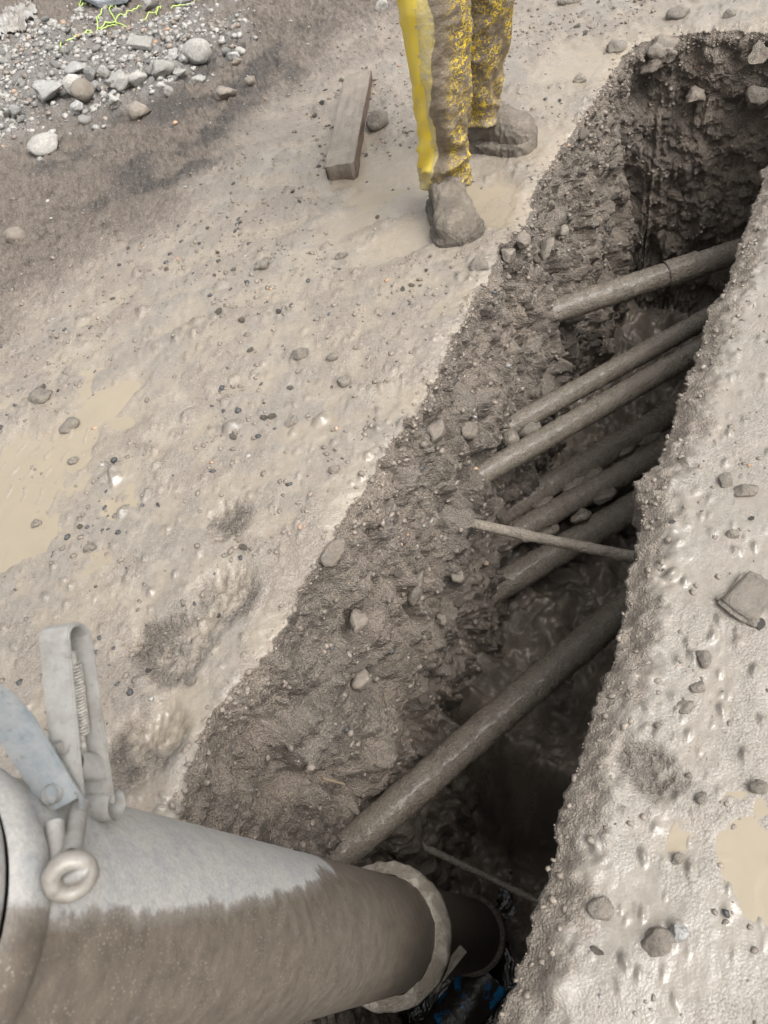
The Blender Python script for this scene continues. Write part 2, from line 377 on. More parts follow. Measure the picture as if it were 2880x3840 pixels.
def build_ground():
    ys = [-1.9]
    while ys[-1] < 7.2:
        y = ys[-1]; ys.append(y + (0.06 if y < -0.35 else 0.0052 * math.sqrt(max(y, 0) ** 2 + 1.3) * (1 if y > 0.05 else 1.3)))
    ys = np.array(ys); NC = 640
    xmin = -1.55 - 0.14 * np.clip(ys, 0, 9); xmax = np.where(ys < 2.9, 0.75 + 0.72 * np.clip(ys, 0, 9), 0.75 + 0.72 * 2.9 - 0.1 * (ys - 2.9))
    t = np.linspace(0, 1, NC)
    X = (xmin[:, None] + (xmax - xmin)[:, None] * t[None, :]).ravel(); Y = np.repeat(ys, NC)
    z, F, mid, fine, peb, clod = ground_z(X, Y, True)
    col, rg = ground_look(X, Y, z, F, mid, fine, peb, clod)
    V = np.stack([X, Y, z], 1); NR = len(ys)
    f = grid_faces(NR, NC)
    ins = inside_trench(F[0], F[1])
    f = f[~((ins + 0.035 - 0.062 * sstep(-0.5, -0.4, F[1]) * sstep(U_END - 0.1, U_END - 0.3, F[0]) * -1)[f] > 0).any(1)]
    # apron out to the horizon
    idx = np.concatenate([np.arange(0, NC, 16), [NC - 1], np.arange(16, NR, 16) * NC + NC - 1, [(NR - 1) * NC + NC - 1], (NR - 1) * NC + np.arange(NC - 17, 0, -16), [(NR - 1) * NC], np.arange(NR - 17, 0, -16) * NC])
    idx = np.array(list(dict.fromkeys(idx.tolist())))
    b = V[idx].copy(); cen = np.array([0.3, 2.5]); rings = [b]
    for k, s in enumerate((1.0, 1.06, 1.4, 2.4, 6, 30, 120)):
        q = b.copy(); q[:, :2] = cen + (b[:, :2] - cen) * s; q[:, 2] = b[:, 2] * (0.9 if k == 0 else 0.6) - 0.002 * (k > 0)
        if k > 1: q[:, 2] = 0.02 * fbm2(q[:, 0], q[:, 1], 0.8, 2, 3)
        rings.append(q)
    AV = np.concatenate(rings[1:]); n = len(b)
    fa = grid_faces(len(rings) - 1, n, True) + len(V)
    cA = np.tile(np.array([[0.17, 0.14, 0.11]]), (len(AV), 1)); V = np.concatenate([V, AV]); f = np.concatenate([f, fa])
    cA[:n] = col[idx]; rA = np.full(len(AV), 0.8); rA[:n] = rg[idx]
    me = mesh_np('ground', V, f, M_soil, True, {'Col': np.concatenate([col, cA]), 'Rg': np.concatenate([rg, rA])})
    # drop loose vertices left inside the trench
    bm = bmesh.new(); bm.from_mesh(me); bmesh.ops.delete(bm, geom=[q for q in bm.verts if not q.link_faces], context='VERTS'); bm.to_mesh(me); bm.free()
    return tag(obj('ground', me), 'wet muddy building site ground on both sides of the trench', 'ground', kind='structure')
build_ground()

# ------------------------------------------------------------------ trench walls
def wall_strip(name, path, ndown, spacing, batter, lip, kind, label, depth_fn, amp=1.0, ow=0.105, crumb=0.0):
    path = np.array(path); seg = np.r_[0, np.cumsum(np.hypot(*np.diff(path, axis=0).T))]
    s = spacing(seg[-1]); P2 = np.stack([np.interp(s, seg, path[:, 0]), np.interp(s, seg, path[:, 1])], 1)
    sm = P2.copy()
    for _ in range(60): sm[1:-1] = 0.5 * sm[1:-1] + 0.25 * (sm[:-2] + sm[2:])
    tg = np.gradient(sm, axis=0); tg /= np.linalg.norm(tg, axis=1)[:, None] + 1e-9
    nrm = np.stack([-tg[:, 1], tg[:, 0]], 1)                         # to the right of travel = into the trench
    # ragged rim
    q3 = np.stack([P2[:, 0], P2[:, 1], np.zeros(len(s))], 1)
    jag = 0.013 * noise3(q3 * 7, 50) + 0.011 * noise3(q3 * 19, 51) + 0.009 * noise3(q3 * 46, 52) + 0.004 * noise3(q3 * 95, 53)
    P2 = P2 + nrm * (jag * amp)[:, None]
    wu = P2[:, 0]; wv = P2[:, 1]
    out_d = np.linspace(ow, 0.0, int(ow / 0.0055))[:-1]
    tt = np.linspace(0, 1, ndown) ** 1.12
    D = depth_fn(wu, wv)
    rows = []; info = []
    for d in out_d:
        uu = wu - nrm[:, 0] * d; vv = wv - nrm[:, 1] * d
        rows.append((uu, vv, None, d)); 
    for t_ in tt: rows.append((wu, wv, t_, 0.0))
    V = []; C = []; R = []
    for uu, vv, t_, d in rows:
        if t_ is None:
            w = uu[:, None] * A2 + vv[:, None] * N2
            z, F, mid, fine, peb, clod = ground_z(w[:, 0], w[:, 1], True)
            c, r = ground_look(w[:, 0], w[:, 1], z, F, mid, fine, peb, clod)
            k = 1 - d / ow
            z = z + 0.004 - 0.014 * (1 - k) ** 3 - lip * np.clip((k - 0.4) / 0.6, 0, 1) ** 1.8 + 0.003 * k * fbm3(w * 1.0, 60, 2, 80)
            if crumb: z = z + crumb * sstep(0.38, 0.6, k) * (0.010 * fbm3(w, 22, 3, 83, 0.65) + 0.6 * pebbles3(w, 0.045, 0.3, 12, 0.7) + 0.6 * pebbles3(w, 0.022, 0.35, 13, 0.7))
            w[:, 2] = z; V.append(w)
            e = sstep(0.93 - 0.5 * crumb, 1.12 - 0.3 * crumb, k + 0.3 * fbm3(w, 16, 2, 81))[:, None] * 0.8
            C.append(c * (1 - e) + np.array([0.20, 0.167, 0.134]) * e); R.append(r + (0.7 - r) * e[:, 0])
        else:
            dep = D * t_
            z0 = V[len(out_d) - 1][:, 2] - 0.002
            V.append(uu[:, None] * A2 + vv[:, None] * N2 + np.array([0, 0, 1]) * (z0 - dep)[:, None]); C.append(dep); R.append(dep)
    nr = len(rows); nc = len(s); no = len(out_d)
    Vd = np.concatenate(V[no:]); dep = np.concatenate(C[no:])
    nn = np.tile(nrm[:, 0:1] * A2 + nrm[:, 1:2] * N2, (nr - no, 1))
    uq = np.tile(s, nr - no)
    fade = sstep(0.0, 0.05, dep)
    # scallops and vertical tool grooves, then crumbs
    gro = noise3(np.stack([uq * 9.0, dep * 1.1, dep * 0 + 3.3], 1), 60)
    gro2 = noise3(np.stack([uq * 24.0, dep * 2.2, dep * 0 + 7.3], 1), 61)
    big = fbm3(Vd, 4.2, 2, 62); med = fbm3(Vd, 17.0, 3, 64, 0.6); fin = fbm3(Vd, 55.0, 2, 68, 0.75); hol = sstep(0.12, 0.6, noise3(Vd * np.array([6.5, 6.5, 5.0]), 66)); hol2 = np.abs(fbm3(Vd, 8.5, 2, 67))
    st1 = pebbles3(Vd, 0.085, 0.30, 5, 0.9); st2 = pebbles3(Vd, 0.036, 0.45, 6, 0.9)
    ledge = np.abs(noise3(Vd * np.array([13, 13, 26]), 71))
    g = sstep(0.25, 0.6, dep)
    disp = 0.030 * big - 0.045 * hol * sstep(0.05, 0.2, dep) + 0.030 * (hol2 - 0.55) + (0.014 + 0.020 * g) * (0.6 - np.abs(gro) * 2.0) + 0.006 * gro2 * g + 0.010 * med - 0.006 * ledge + 0.0066 * fin + 0.7 * st1 + 0.8 * st2 - 0.006
    fn = Vd + nn * (disp * fade * amp + batter(dep, np.tile(wu, nr - no)))[:, None]
    fn[:, 2] += (0.010 * noise3(Vd * 30, 75) + 0.004 * noise3(Vd * 90, 76)) * fade * amp
    # soil colour of the face: banded fill, browner and wetter with depth of the layer
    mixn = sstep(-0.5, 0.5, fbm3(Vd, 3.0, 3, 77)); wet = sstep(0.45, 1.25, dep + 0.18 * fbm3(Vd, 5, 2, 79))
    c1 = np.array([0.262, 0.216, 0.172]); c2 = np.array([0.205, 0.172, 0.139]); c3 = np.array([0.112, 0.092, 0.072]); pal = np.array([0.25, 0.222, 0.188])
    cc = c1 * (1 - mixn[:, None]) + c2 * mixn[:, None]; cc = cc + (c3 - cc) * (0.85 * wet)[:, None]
    ston = sstep(0.004, 0.014, st1 + st2)[:, None]; cc = cc + (pal * 0.85 - cc) * (0.40 * ston * (1 - 0.6 * wet[:, None]))
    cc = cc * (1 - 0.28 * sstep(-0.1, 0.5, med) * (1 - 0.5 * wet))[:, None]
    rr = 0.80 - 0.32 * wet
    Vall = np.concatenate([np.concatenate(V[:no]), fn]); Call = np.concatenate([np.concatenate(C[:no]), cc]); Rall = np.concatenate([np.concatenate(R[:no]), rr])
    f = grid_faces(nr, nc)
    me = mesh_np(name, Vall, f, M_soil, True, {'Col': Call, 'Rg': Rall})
    return tag(obj(name, me), label, 'wall', kind=kind), nrm
def vari_spacing(fine_lo, fine_hi, step, coarse):
    def f(L):
        out = [0.0]
        while out[-1] < L: out.append(out[-1] + (step if fine_lo <= out[-1] <= fine_hi else coarse))
        return np.array(out)
    return f
left_path = [(U0, vL(U0))] + [(u, float(vL(u))) for u in np.arange(U0 + 0.03, U_END - 0.16, 0.03)]
vl_e = float(vL(U_END - 0.16))
for k in range(1, 9):
    a = k / 8 * math.pi / 2; left_path.append((U_END - 0.16 + 0.16 * math.sin(a), vl_e + 0.16 * (1 - math.cos(a))))
left_path += [(U_END + 0.02 * math.sin(v * 9), v) for v in np.arange(vl_e + 0.19, -0.12, 0.03)]
wall_depth = lambda u, v: np.maximum(0.4, 0.16 - floor_z(u, v))
wall_strip('trench_wall_left', left_path, 320, vari_spacing(1.0, 9.0, 0.0044, 0.016),
           lambda d, u: 0.115 * d + 0.012 * sstep(0, 0.03, d) - 0.05 * sstep(0.75, 1.2, d) * sstep(1.0, 1.6, u), 0.010, 'structure', 'crumbling soil wall along the far side and end of the trench', wall_depth)
right_path = [(u, float(vR(u))) for u in np.arange(U_END + 0.02, U0, -0.03)] + [(U0, float(vR(U0))), (U0, float(vL(U0)))]
wall_strip('trench_wall_right', right_path, 70, vari_spacing(0.0, 3.5, 0.0052, 0.016),
           lambda d, u: -0.16 * d - 0.02 * sstep(0.05, 0.2, d), 0.05, 'structure', 'undercut soil wall below the near edge of the trench', wall_depth, 0.9, 0.16, 1.0)

def build_floor():
    us = np.arange(U0 - 0.1, U_END + 0.2, 0.0075); vs = np.arange(-1.0, 0.32, 0.0075)
    Ug, Vg = np.meshgrid(us, vs, indexing='ij'); u = Ug.ravel(); v = Vg.ravel()
    w = u[:, None] * A2 + v[:, None] * N2
    z = floor_z(u, v); x, y = w[:, 0], w[:, 1]
    c = G_ = on_ground(1930, 2960, -1.5); lump = np.exp(-(((x - c[0]) ** 2 + (y - c[1]) ** 2) / 0.13 ** 2))
    z = z + 0.10 * np.abs(fbm2(x, y, 3.5, 3, 90)) + 0.035 * fbm2(x, y, 9, 3, 93) + pebbles2(x, y, 0.07, 0.75, 8, 0.8) + 0.7 * pebbles2(x, y, 0.035, 0.7, 9, 0.8) + 0.004 * fbm2(x, y, 60, 2, 97)
    z = z + 0.14 * lump + 0.10 * sstep(-0.55, -0.75, v) + 0.14 * sstep(-0.30, -0.12, v)
    c1 = np.array([0.215, 0.178, 0.142]); c2 = np.array([0.135, 0.113, 0.091]); m = sstep(-0.4, 0.5, fbm2(x, y, 6, 3, 99))[:, None]
    w[:, 2] = z
    me = mesh_np('trench_floor', w, grid_faces(len(us), len(vs)), M_soil, True, {'Col': c1 * (1 - m) + c2 * m, 'Rg': 0.22 + 0.25 * m[:, 0]})
    tag(obj('trench_floor', me), 'dark wet rubble along the bottom of the trench', 'floor', kind='structure')
build_floor()

# ------------------------------------------------------------------ water: puddles and the sump
def water_material(name, c, rough, bump=0.0016, scale=16):
    t = NT(name); n = t.noise(7, 4, 0.6, 1.5)
    t.set('Base Color', t.mix(t.ramp(n, [(0.35, 0.0), (0.65, 1.0)]), c, tuple(q * 0.93 for q in c))); t.set('Roughness', rough); t.set('IOR', 1.33)
    t.bump(t.noise(scale, 3, 0.5, 0.8), bump, 1.0); return t.m
M_water = water_material('muddy_water', (0.255, 0.216, 0.160), 0.03)
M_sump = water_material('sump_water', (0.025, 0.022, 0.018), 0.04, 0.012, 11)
def puddle(cx, cy, hx, hy, z, mat, label, n=40):
    c = on_ground(cx, cy); g = np.linspace(-1, 1, n); a, b = np.meshgrid(g, g, indexing='ij'); r = np.maximum(np.abs(a), np.abs(b)); q = np.hypot(a, b) + 1e-6
    x = c[0] + hx * a * r / q; y = c[1] + hy * b * r / q
    v = np.stack([x.ravel(), y.ravel(), np.full(x.size, z)], 1); f = grid_faces(n, n)
    u_ = v[:, 0] * A2[0] + v[:, 1] * A2[1]; v_ = v[:, 0] * N2[0] + v[:, 1] * N2[1]
    f = f[~(inside_trench(u_, v_)[f] > -0.08).any(1)]
    o = obj('puddle', mesh_np('puddle', v, f, mat)); return tag(o, label, 'puddle', kind='structure')
def pz(px, py):
    c = on_ground(px, py); g = np.linspace(-0.08, 0.08, 9); a, b = np.meshgrid(c[0] + g, c[1] + g)
    return float(np.median(ground_z(a.ravel(), b.ravel())))
puddle(150, 1780, 0.55, 0.42, pz(130, 1750) + 0.0012, M_water, 'large pale muddy puddle with stones at the left edge')
puddle(1480, 660, 0.30, 0.50, pz(1460, 680) - 0.0005, M_water, 'shallow muddy puddle between the plank and the boots')
puddle(1870, 740, 0.22, 0.32, pz(1850, 760) - 0.0005, M_water, 'shallow muddy puddle beside the boots at the trench edge')
puddle(2815, 3260, 0.13, 0.12, pz(2800, 3200) - 0.0002, M_water, 'small bright puddle on the near bank')
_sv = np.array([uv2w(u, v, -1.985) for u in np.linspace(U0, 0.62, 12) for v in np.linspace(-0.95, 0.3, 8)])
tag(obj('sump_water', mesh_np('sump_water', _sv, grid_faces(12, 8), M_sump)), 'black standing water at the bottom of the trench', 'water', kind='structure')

# ------------------------------------------------------------------ pipes crossing the trench
def tube_mesh(name, p0, p1, r, mat, nseg=36, step=0.008, lump=0.0015, sag=0.0, seed=0, collars=(), wob=0.0):
    """round mud-coated pipe, vertices relative to p0; collars = [(distance, length, extra radius)]"""
    p0 = np.array(p0, float); p1 = np.array(p1, float); L = np.linalg.norm(p1 - p0); d = (p1 - p0) / L
    a = np.cross(d, [0, 0, 1.0]); a /= np.linalg.norm(a); b = np.cross(a, d)
    s = np.arange(0, L + step, step); th = np.linspace(0, 2 * np.pi, nseg, endpoint=False)
    rad = np.full(len(s), r)
    for c0, cl, cr in collars: rad += cr * sstep(c0 - 0.004, c0, s) * sstep(c0 + cl + 0.004, c0 + cl, s)
    cen = s[:, None] * d - np.array([0, 0, 1.0]) * (sag * 4 * (s / L) * (1 - s / L))[:, None]
    if wob: cen += np.stack([noise2(s * 3, s * 0, seed), noise2(s * 3, s * 0 + 5, seed), noise2(s * 3, s * 0 + 9, seed)], 1) * wob
    dirv = np.cos(th)[:, None] * a + np.sin(th)[:, None] * b
    P = cen[:, None, :] + rad[:, None, None] * dirv[None]
    q = P.reshape(-1, 3) + p0
    disp = lump * (fbm3(q, 18, 3, 100 + seed, 0.6) + 0.9 * np.abs(fbm3(q, 70, 2, 110 + seed))) + (0.5 * pebbles3(q, 0.02, 0.4, 15, 0.8) if lump > 0.001 else 0)
    P = P.reshape(-1, 3) + np.tile(dirv, (len(s), 1)) * disp[:, None]
    f = grid_faces(len(s), nseg, True)
    n = len(P); P = np.concatenate([P, cen[:1], cen[-1:]])
    f3 = [[n, (k + 1) % nseg, k, k] for k in range(nseg)]
    o2 = (len(s) - 1) * nseg
    f4 = [[n + 1, o2 + k, o2 + (k + 1) % nseg, o2 + (k + 1) % nseg] for k in range(nseg)]
    me = mesh_np(name, P, f, mat)
    return me
def cross_pipe(name, lpx, rpx, v_left, r, mat, label, cat, group=None, back=0.22, fwd=0.45, z_right=None, **kw):
    Lp = on_wall(*lpx, v_left)
    R = on_ground(*rpx, Lp[2] if z_right is None else z_right)
    d = (R - Lp) / np.linalg.norm(R - Lp)
    p0 = Lp - d * back; p1 = R + d * fwd
    o = obj(name, tube_mesh(name, p0, p1, r, mat, **kw), None, p0)
    tag(o, label, cat, group); return o, p0, p1, d
o, p0, p1, d = cross_pipe('conduit_pipe', (2130, 1150), (2720, 960), -0.735, 0.046, M_pipe, 'muddy pipe with a coupling sleeve, farthest of the pipes crossing the trench', 'pipe', 'pipes crossing the trench', seed=1)
sl = tube_mesh('coupling_sleeve', d * 0.60, d * 0.725, 0.0515, M_pipe, lump=0.0012, seed=21); so = obj('coupling_sleeve', sl, o, d * 0.60)
cross_pipe('conduit_pipe', (1930, 1590), (2620, 1210), -0.74, 0.036, M_pipe, 'slim muddy pipe, second of the pipes crossing the trench from the far end', 'pipe', 'pipes crossing the trench', seed=2)
P3 = cross_pipe('conduit_pipe', (1820, 1770), (2560, 1350), -0.745, 0.038, M_pipe, 'slim muddy pipe with a stone wedged behind it, third from the far end', 'pipe', 'pipes crossing the trench', seed=3)
D1 = cross_pipe('duct_pipe', (2010, 1850), (2500, 1560), -0.69, 0.050, M_pipe_deep, 'deep mud-covered duct, farthest of the three ducts lying together', 'pipe', 'three ducts lying together', seed=4, lump=0.003)
D2 = cross_pipe('duct_pipe', (1950, 1990), (2450, 1710), -0.69, 0.046, M_pipe_deep, 'deep mud-covered duct, middle of the three ducts lying together', 'pipe', 'three ducts lying together', seed=5, lump=0.003)
D3 = cross_pipe('duct_pipe', (1870, 2200), (2400, 1885), -0.69, 0.054, M_pipe_deep, 'deep mud-covered duct, nearest of the three ducts lying together', 'pipe', 'three ducts lying together', seed=6, lump=0.0025)
cross_pipe('water_pipe', (1290, 3190), (2330, 2290), -0.70, 0.050, M_pipe, 'thick glistening muddy pipe, nearest of the pipes across the trench', 'pipe', 'pipes crossing the trench', seed=7, back=0.3, lump=0.0022)
cross_pipe('metal_rod', (1735, 1950), (2365, 2078), -0.735, 0.0165, M_rod, 'thin pale mud-coated rod across the trench above the ducts', 'rod', seed=8, nseg=20, lump=0.0016, sag=0.015, back=0.12, fwd=0.2)
cross_pipe('steel_bar', (1600, 3180), (2000, 3372), -0.60, 0.0115, M_pipe_deep, 'thin dark bar deep in the trench beside the suction tube', 'bar', seed=9, nseg=16, back=0.25, fwd=0.3)
# clods bridging the gaps between the ducts
def clod(name, c, size, mat, label, cat, group=None, seed=0, sub=3, rough=0.3, ang=0.0, rot=None):
    v, f = rock_arrays(seed, sub, size, rough, ang)
    o = obj(name, mesh_np(name, v, f, mat), None, tuple(c))
    o.rotation_euler = rot if rot is not None else (rng.uniform(-.3, .3), rng.uniform(-.3, .3), rng.uniform(0, 6.28))
    tag(o, label, cat, group); return o
ang_d = math.atan2(D2[3][1], D2[3][0])
for k, (px, py) in enumerate([(2340, 1690), (2225, 1775), (2160, 1815), (2040, 1885), (2435, 1640), (2270, 1860), (2180, 1935), (2050, 2000)]):
    zc = 0.5 * (D1[1][2] + D2[1][2]) + 0.012; c = on_ground(px, py, zc)
    clod('mud_clod', c, (0.040 + 0.03 * rng.random(), 0.024, 0.018), M_pipe_deep, 'clod of wet mud between the far and middle of the deep ducts' if k < 5 else 'clod of wet mud between the middle and near of the deep ducts', 'mud clod', 'mud clods between the ducts', 300 + k, 3, 0.35, rot=(0, 0, ang_d))

# ------------------------------------------------------------------ suction tube
T_DIR = ray(2300, 3500); T_DIR /= np.linalg.norm(T_DIR); T_R = 0.125
T0 = at_depth(250, 3505, FPX * 2 * T_R / 940)           # axis point near the upper coupling
e1 = (CAM - T0) - T_DIR * ((CAM - T0) @ T_DIR); e1 /= np.linalg.norm(e1); e2 = np.cross(T_DIR, e1)
def tube_material():
    t = NT('galvanised_tube'); mk = t.attr('mud').outputs['Fac']
    fade = t.noise(70, 5, 0.65)
    dry = t.mix(t.ramp(t.noise(30, 6, 0.75), [(0.45, 0.0), (0.75, 1.0)]), (0.315, 0.305, 0.285), (0.225, 0.232, 0.245))
    dry = t.mix(1.0, dry, t.ramp(t.noise(220, 5, 0.75), [(0.34, 0.8), (0.6, 1.08)]), 'MULTIPLY')
    mud = t.mix(t.ramp(t.noise(40, 4, 0.6), [(0.3, 0.0), (0.7, 1.0)]), (0.076, 0.062, 0.048), (0.124, 0.103, 0.080))
    sp = t.ramp(t.voro(260, 'Distance'), [(0.0, 1.0), (0.16, 1.0), (0.26, 0.0)])
    mud = t.mix(t.math('MULTIPLY', sp, t.ramp(t.noise(30, 3), [(0.4, 0.05), (0.65, 0.55)])), mud, (0.40, 0.36, 0.30))
    mn = t.math('ADD', mk, t.math('MULTIPLY', t.math('SUBTRACT', t.noise(120, 5, 0.7), 0.5), 0.35))
    m = t.ramp(mn, [(0.36, 0.0), (0.50, 0.75), (0.75, 1.0)])
    t.set('Base Color', t.mix(m, dry, mud)); t.set('Roughness', t.math('ADD', t.math('MULTIPLY', m, -0.12), 0.62)); t.set('Metallic', 0.0)
    t.bump(t.math('ADD', t.math('MULTIPLY', fade, m), t.math('MULTIPLY', t.noise(420, 3), 0.5)), 0.0012, 1.0)
    return t.m
M_tube = tube_material()
def steel_material(name, c1, c2, c3):
    t = NT(name); c = t.mix(t.ramp(t.noise(35, 5, 0.7), [(0.4, 0.0), (0.65, 1.0)]), c1, c2)
    c = t.mix(t.ramp(t.noise(150, 5, 0.75), [(0.56, 0.0), (0.68, 0.5)]), c, c3); t.set('Base Color', c); t.set('Roughness', 0.45); t.set('Metallic', 0.15)
    t.bump(t.noise(240, 4, 0.7), 0.0006, 1.0); return t.m
M_steel = steel_material('dusty_steel', (0.275, 0.27, 0.255), (0.205, 0.192, 0.172), (0.11, 0.095, 0.08))
M_steel_blue = steel_material('blue_grey_steel', (0.235, 0.242, 0.24), (0.16, 0.182, 0.195), (0.10, 0.10, 0.095))
M_steel_mud = steel_material('muddy_steel', (0.24, 0.225, 0.20), (0.17, 0.15, 0.125), (0.09, 0.075, 0.06))
M_flange_mud = stone_material('muddy_flange', (0.30, 0.265, 0.215), (0.42, 0.38, 0.32), mud=(0.20, 0.17, 0.13), mud_amt=0.55, rough=0.55)
tube_root = empty('suction_tube', tuple(T0), 'large grey suction tube half coated in brown mud, reaching down into the trench', 'suction tube')
def revolve(name, prof, mat, parent, nth=160, lump=0.0002, seed=0, th0=0.0, th1=2 * math.pi, mud=True):
    """prof = [(w along axis, radius)]"""
    w = np.array([q[0] for q in prof]); r = np.array([q[1] for q in prof])
    full = abs(th1 - th0 - 2 * math.pi) < 1e-6
    th = np.linspace(th0, th1, nth, endpoint=not full)
    dv = np.cos(th)[:, None] * e1 + np.sin(th)[:, None] * e2
    P = w[:, None, None] * T_DIR + r[:, None, None] * dv[None]
    P = P.reshape(-1, 3); q = P + T0
    P = P + np.tile(dv, (len(w), 1)) * (lump * fbm3(q, 40, 3, 130 + seed))[:, None]
    W = np.repeat(w, len(th)); TH = np.tile(th, len(w))
    # mud film: dry cap on the upper side, ragged dripping edge, everything below w=0.95 coated
    edge = np.interp(W, [-0.3, -0.08, 0.0, 0.215, 0.37, 0.56, 0.66], [0.06, 0.12, 0.15, 0.30, 0.455, 0.75, 1.25])
    streak = 0.055 * fbm3(np.stack([W * 22, TH * 1.2, W * 0], 1), 1, 4, 140, 0.7) * (1 + 1.2 * sstep(0.2, 0.6, W))
    m = np.clip(0.5 + (edge + streak - np.sin(TH) * SIDE) * 2.6, 0, 1)
    me = mesh_np(name, P, grid_faces(len(w), len(th), full), mat, True, {'mud': m})
    return obj(name, me, parent)
# which way round the axis is the side away from the trench's dirt (the pale one)
_t = on_ground(900, 3130, 0.2) - T0; SIDE = -1.0
W_C1 = float((at_depth(1500, 3505, FPX * 2 * T_R / 392) - T0) @ T_DIR)
W_END = 2.42
ws = list(np.arange(-0.198, W_C1 - 0.02, 0.0045))
revolve('tube_section', [(w, T_R) for w in ws], M_tube, tube_root, 200)
cl = revolve('coupling_flange', [(W_C1 - 0.03, T_R + 0.0005), (W_C1 - 0.018, T_R + 0.026), (W_C1 - 0.004, T_R + 0.032), (W_C1 + 0.028, T_R + 0.031), (W_C1 + 0.034, T_R + 0.008), (W_C1 + 0.05, T_R + 0.006), (W_C1 + 0.052, T_R - 0.005)], M_flange_mud, tube_root, 200, 0.0035, 3)
revolve('tube_section', [(w, T_R - 0.004) for w in np.arange(W_C1 + 0.01, W_END, 0.02)], M_tube, tube_root, 120, 0.0008, 4)
revolve('end_ring', [(W_END - 0.05, T_R - 0.004), (W_END - 0.045, T_R + 0.012), (W_END, T_R + 0.012), (W_END + 0.004, T_R - 0.012)], M_pipe_deep, tube_root, 100, 0.001, 5)
# upper section and the coupling it ends in
revolve('tube_section', [(w, T_R + 0.004) for w in np.arange(-1.6, -0.245, 0.02)], M_tube, tube_root, 160, 0.0005, 6)
revolve('locking_ring', [(-0.28, T_R + 0.004), (-0.275, T_R + 0.006), (-0.257, T_R + 0.007), (-0.248, T_R + 0.003)], M_tube, tube_root, 160, 0.0004, 7)
revolve('socket_flange', [(-0.243, T_R + 0.002), (-0.238, T_R + 0.006), (-0.224, T_R + 0.0085), (-0.206, T_R + 0.007), (-0.199, T_R + 0.003), (-0.196, T_R)], M_tube, tube_root, 160, 0.0005, 8)
# lever stub and mud on the lower flange
def add_bar(bm, p, q, w, t, nrm):
    p = Vector(p); q = Vector(q); d = (q - p).normalized(); nrm = Vector(nrm); nrm = (nrm - d * nrm.dot(d)).normalized(); s = d.cross(nrm)
    vs = [bm.verts.new(b + s * (w / 2 * i) + nrm * (t / 2 * j)) for b in (p, q) for i, j in ((-1, -1), (1, -1), (1, 1), (-1, 1))]
    for f in ((0, 1, 2, 3), (7, 6, 5, 4), (0, 4, 5, 1), (1, 5, 6, 2), (2, 6, 7, 3), (3, 7, 4, 0)): bm.faces.new([vs[i] for i in f])
def bevelled(name, bm, mat, parent, w=0.0015):
    bmesh.ops.recalc_face_normals(bm, faces=bm.faces)
    bmesh.ops.bevel(bm, geom=list(bm.edges), offset=w, segments=2, affect='EDGES', clamp_overlap=True)
    return obj(name, bm_mesh(name, bm, mat, False), parent)
dC1 = FPX * 2 * T_R / 392
bm = bmesh.new(); add_bar(bm, at_depth(1610, 3715, dC1 - 0.03) - T0, at_depth(1737, 3558, dC1 + 0.06) - T0, 0.022, 0.009, -ray(1650, 3650)); bevelled('flange_handle', bm, M_flange_mud, tube_root)
v, f = rock_arrays(77, 3, (0.045, 0.03, 0.03), 0.4); ob = obj('mud_lump', mesh_np('mud_lump', v, f, M_flange_mud), tube_root, tuple(at_depth(1595, 3668, dC1 - 0.02) - T0))
# upper coupling: lever loop, spring, link, eye, hook and strap
cx, cy_, cz = MW[:, 0], MW[:, 1], MW[:, 2]
_rz = ray(250, 2750); _rz /= np.linalg.norm(_rz); _rx = np.cross(_rz, MW[:, 1]); _rx /= np.linalg.norm(_rx)
if _rx @ MW[:, 0] < 0: _rx = -_rx
Bv = 0.6 * _rx + 0.8 * _rz; Av = 0.8 * _rx - 0.6 * _rz
def loft_strip(name, pts, wdir, width, thick, mat, parent, bev=0.0012):
    """flat strap following pts, its width along wdir"""
    pts = [Vector(p) for p in pts]; wd = Vector(wdir).normalized(); bm = bmesh.new(); rings = []
    for i, p in enumerate(pts):
        d = (pts[min(i + 1, len(pts) - 1)] - pts[max(i - 1, 0)]).normalized(); n = d.cross(wd).normalized()
        rings.append([bm.verts.new(p + wd * (width / 2 * a) + n * (thick / 2 * b)) for a, b in ((-1, -1), (1, -1), (1, 1), (-1, 1))])
    for a, b in zip(rings, rings[1:]):
        for k in range(4): bm.faces.new((a[k], a[(k + 1) % 4], b[(k + 1) % 4], b[k]))
    bm.faces.new(rings[0][::-1]); bm.faces.new(rings[-1])
    bmesh.ops.recalc_face_normals(bm, faces=bm.faces)
    sharp = [e for e in bm.edges if e.calc_face_angle(0) > 1.0]
    bmesh.ops.bevel(bm, geom=sharp, offset=bev, segments=2, affect='EDGES', clamp_overlap=True)
    return obj(name, bm_mesh(name, bm, mat, False), parent)
dL = 0.62
leg1_b = at_depth(262, 2995, dL) - T0; leg1_t = at_depth(205, 2400, dL - 0.01) - T0
leg2_b = leg1_b + Bv * 0.044 - cy_ * 0.012; leg2_t = leg1_t + Bv * 0.030
ld = (leg1_t - leg1_b) / np.linalg.norm(leg1_t - leg1_b)
path = [leg1_b, 0.5 * (leg1_b + leg1_t), leg1_t]
mid = 0.5 * (leg1_t + leg2_t)
for a in np.linspace(math.pi, 0, 9)[1:-1]: path.append(mid + Bv * 0.015 * math.cos(a) + ld * 0.013 * math.sin(a))
path += [leg2_t, 0.5 * (leg2_t + leg2_b), leg2_b]
lever = loft_strip('lever', path, Av, 0.029, 0.004, M_steel, tube_root)
def cyl(name, p, q, r, mat, parent, n=24, step=None):
    return obj(name, tube_mesh(name, p, q, r, mat, nseg=n, step=step or 0.004, lump=0.0003), parent, tuple(p))
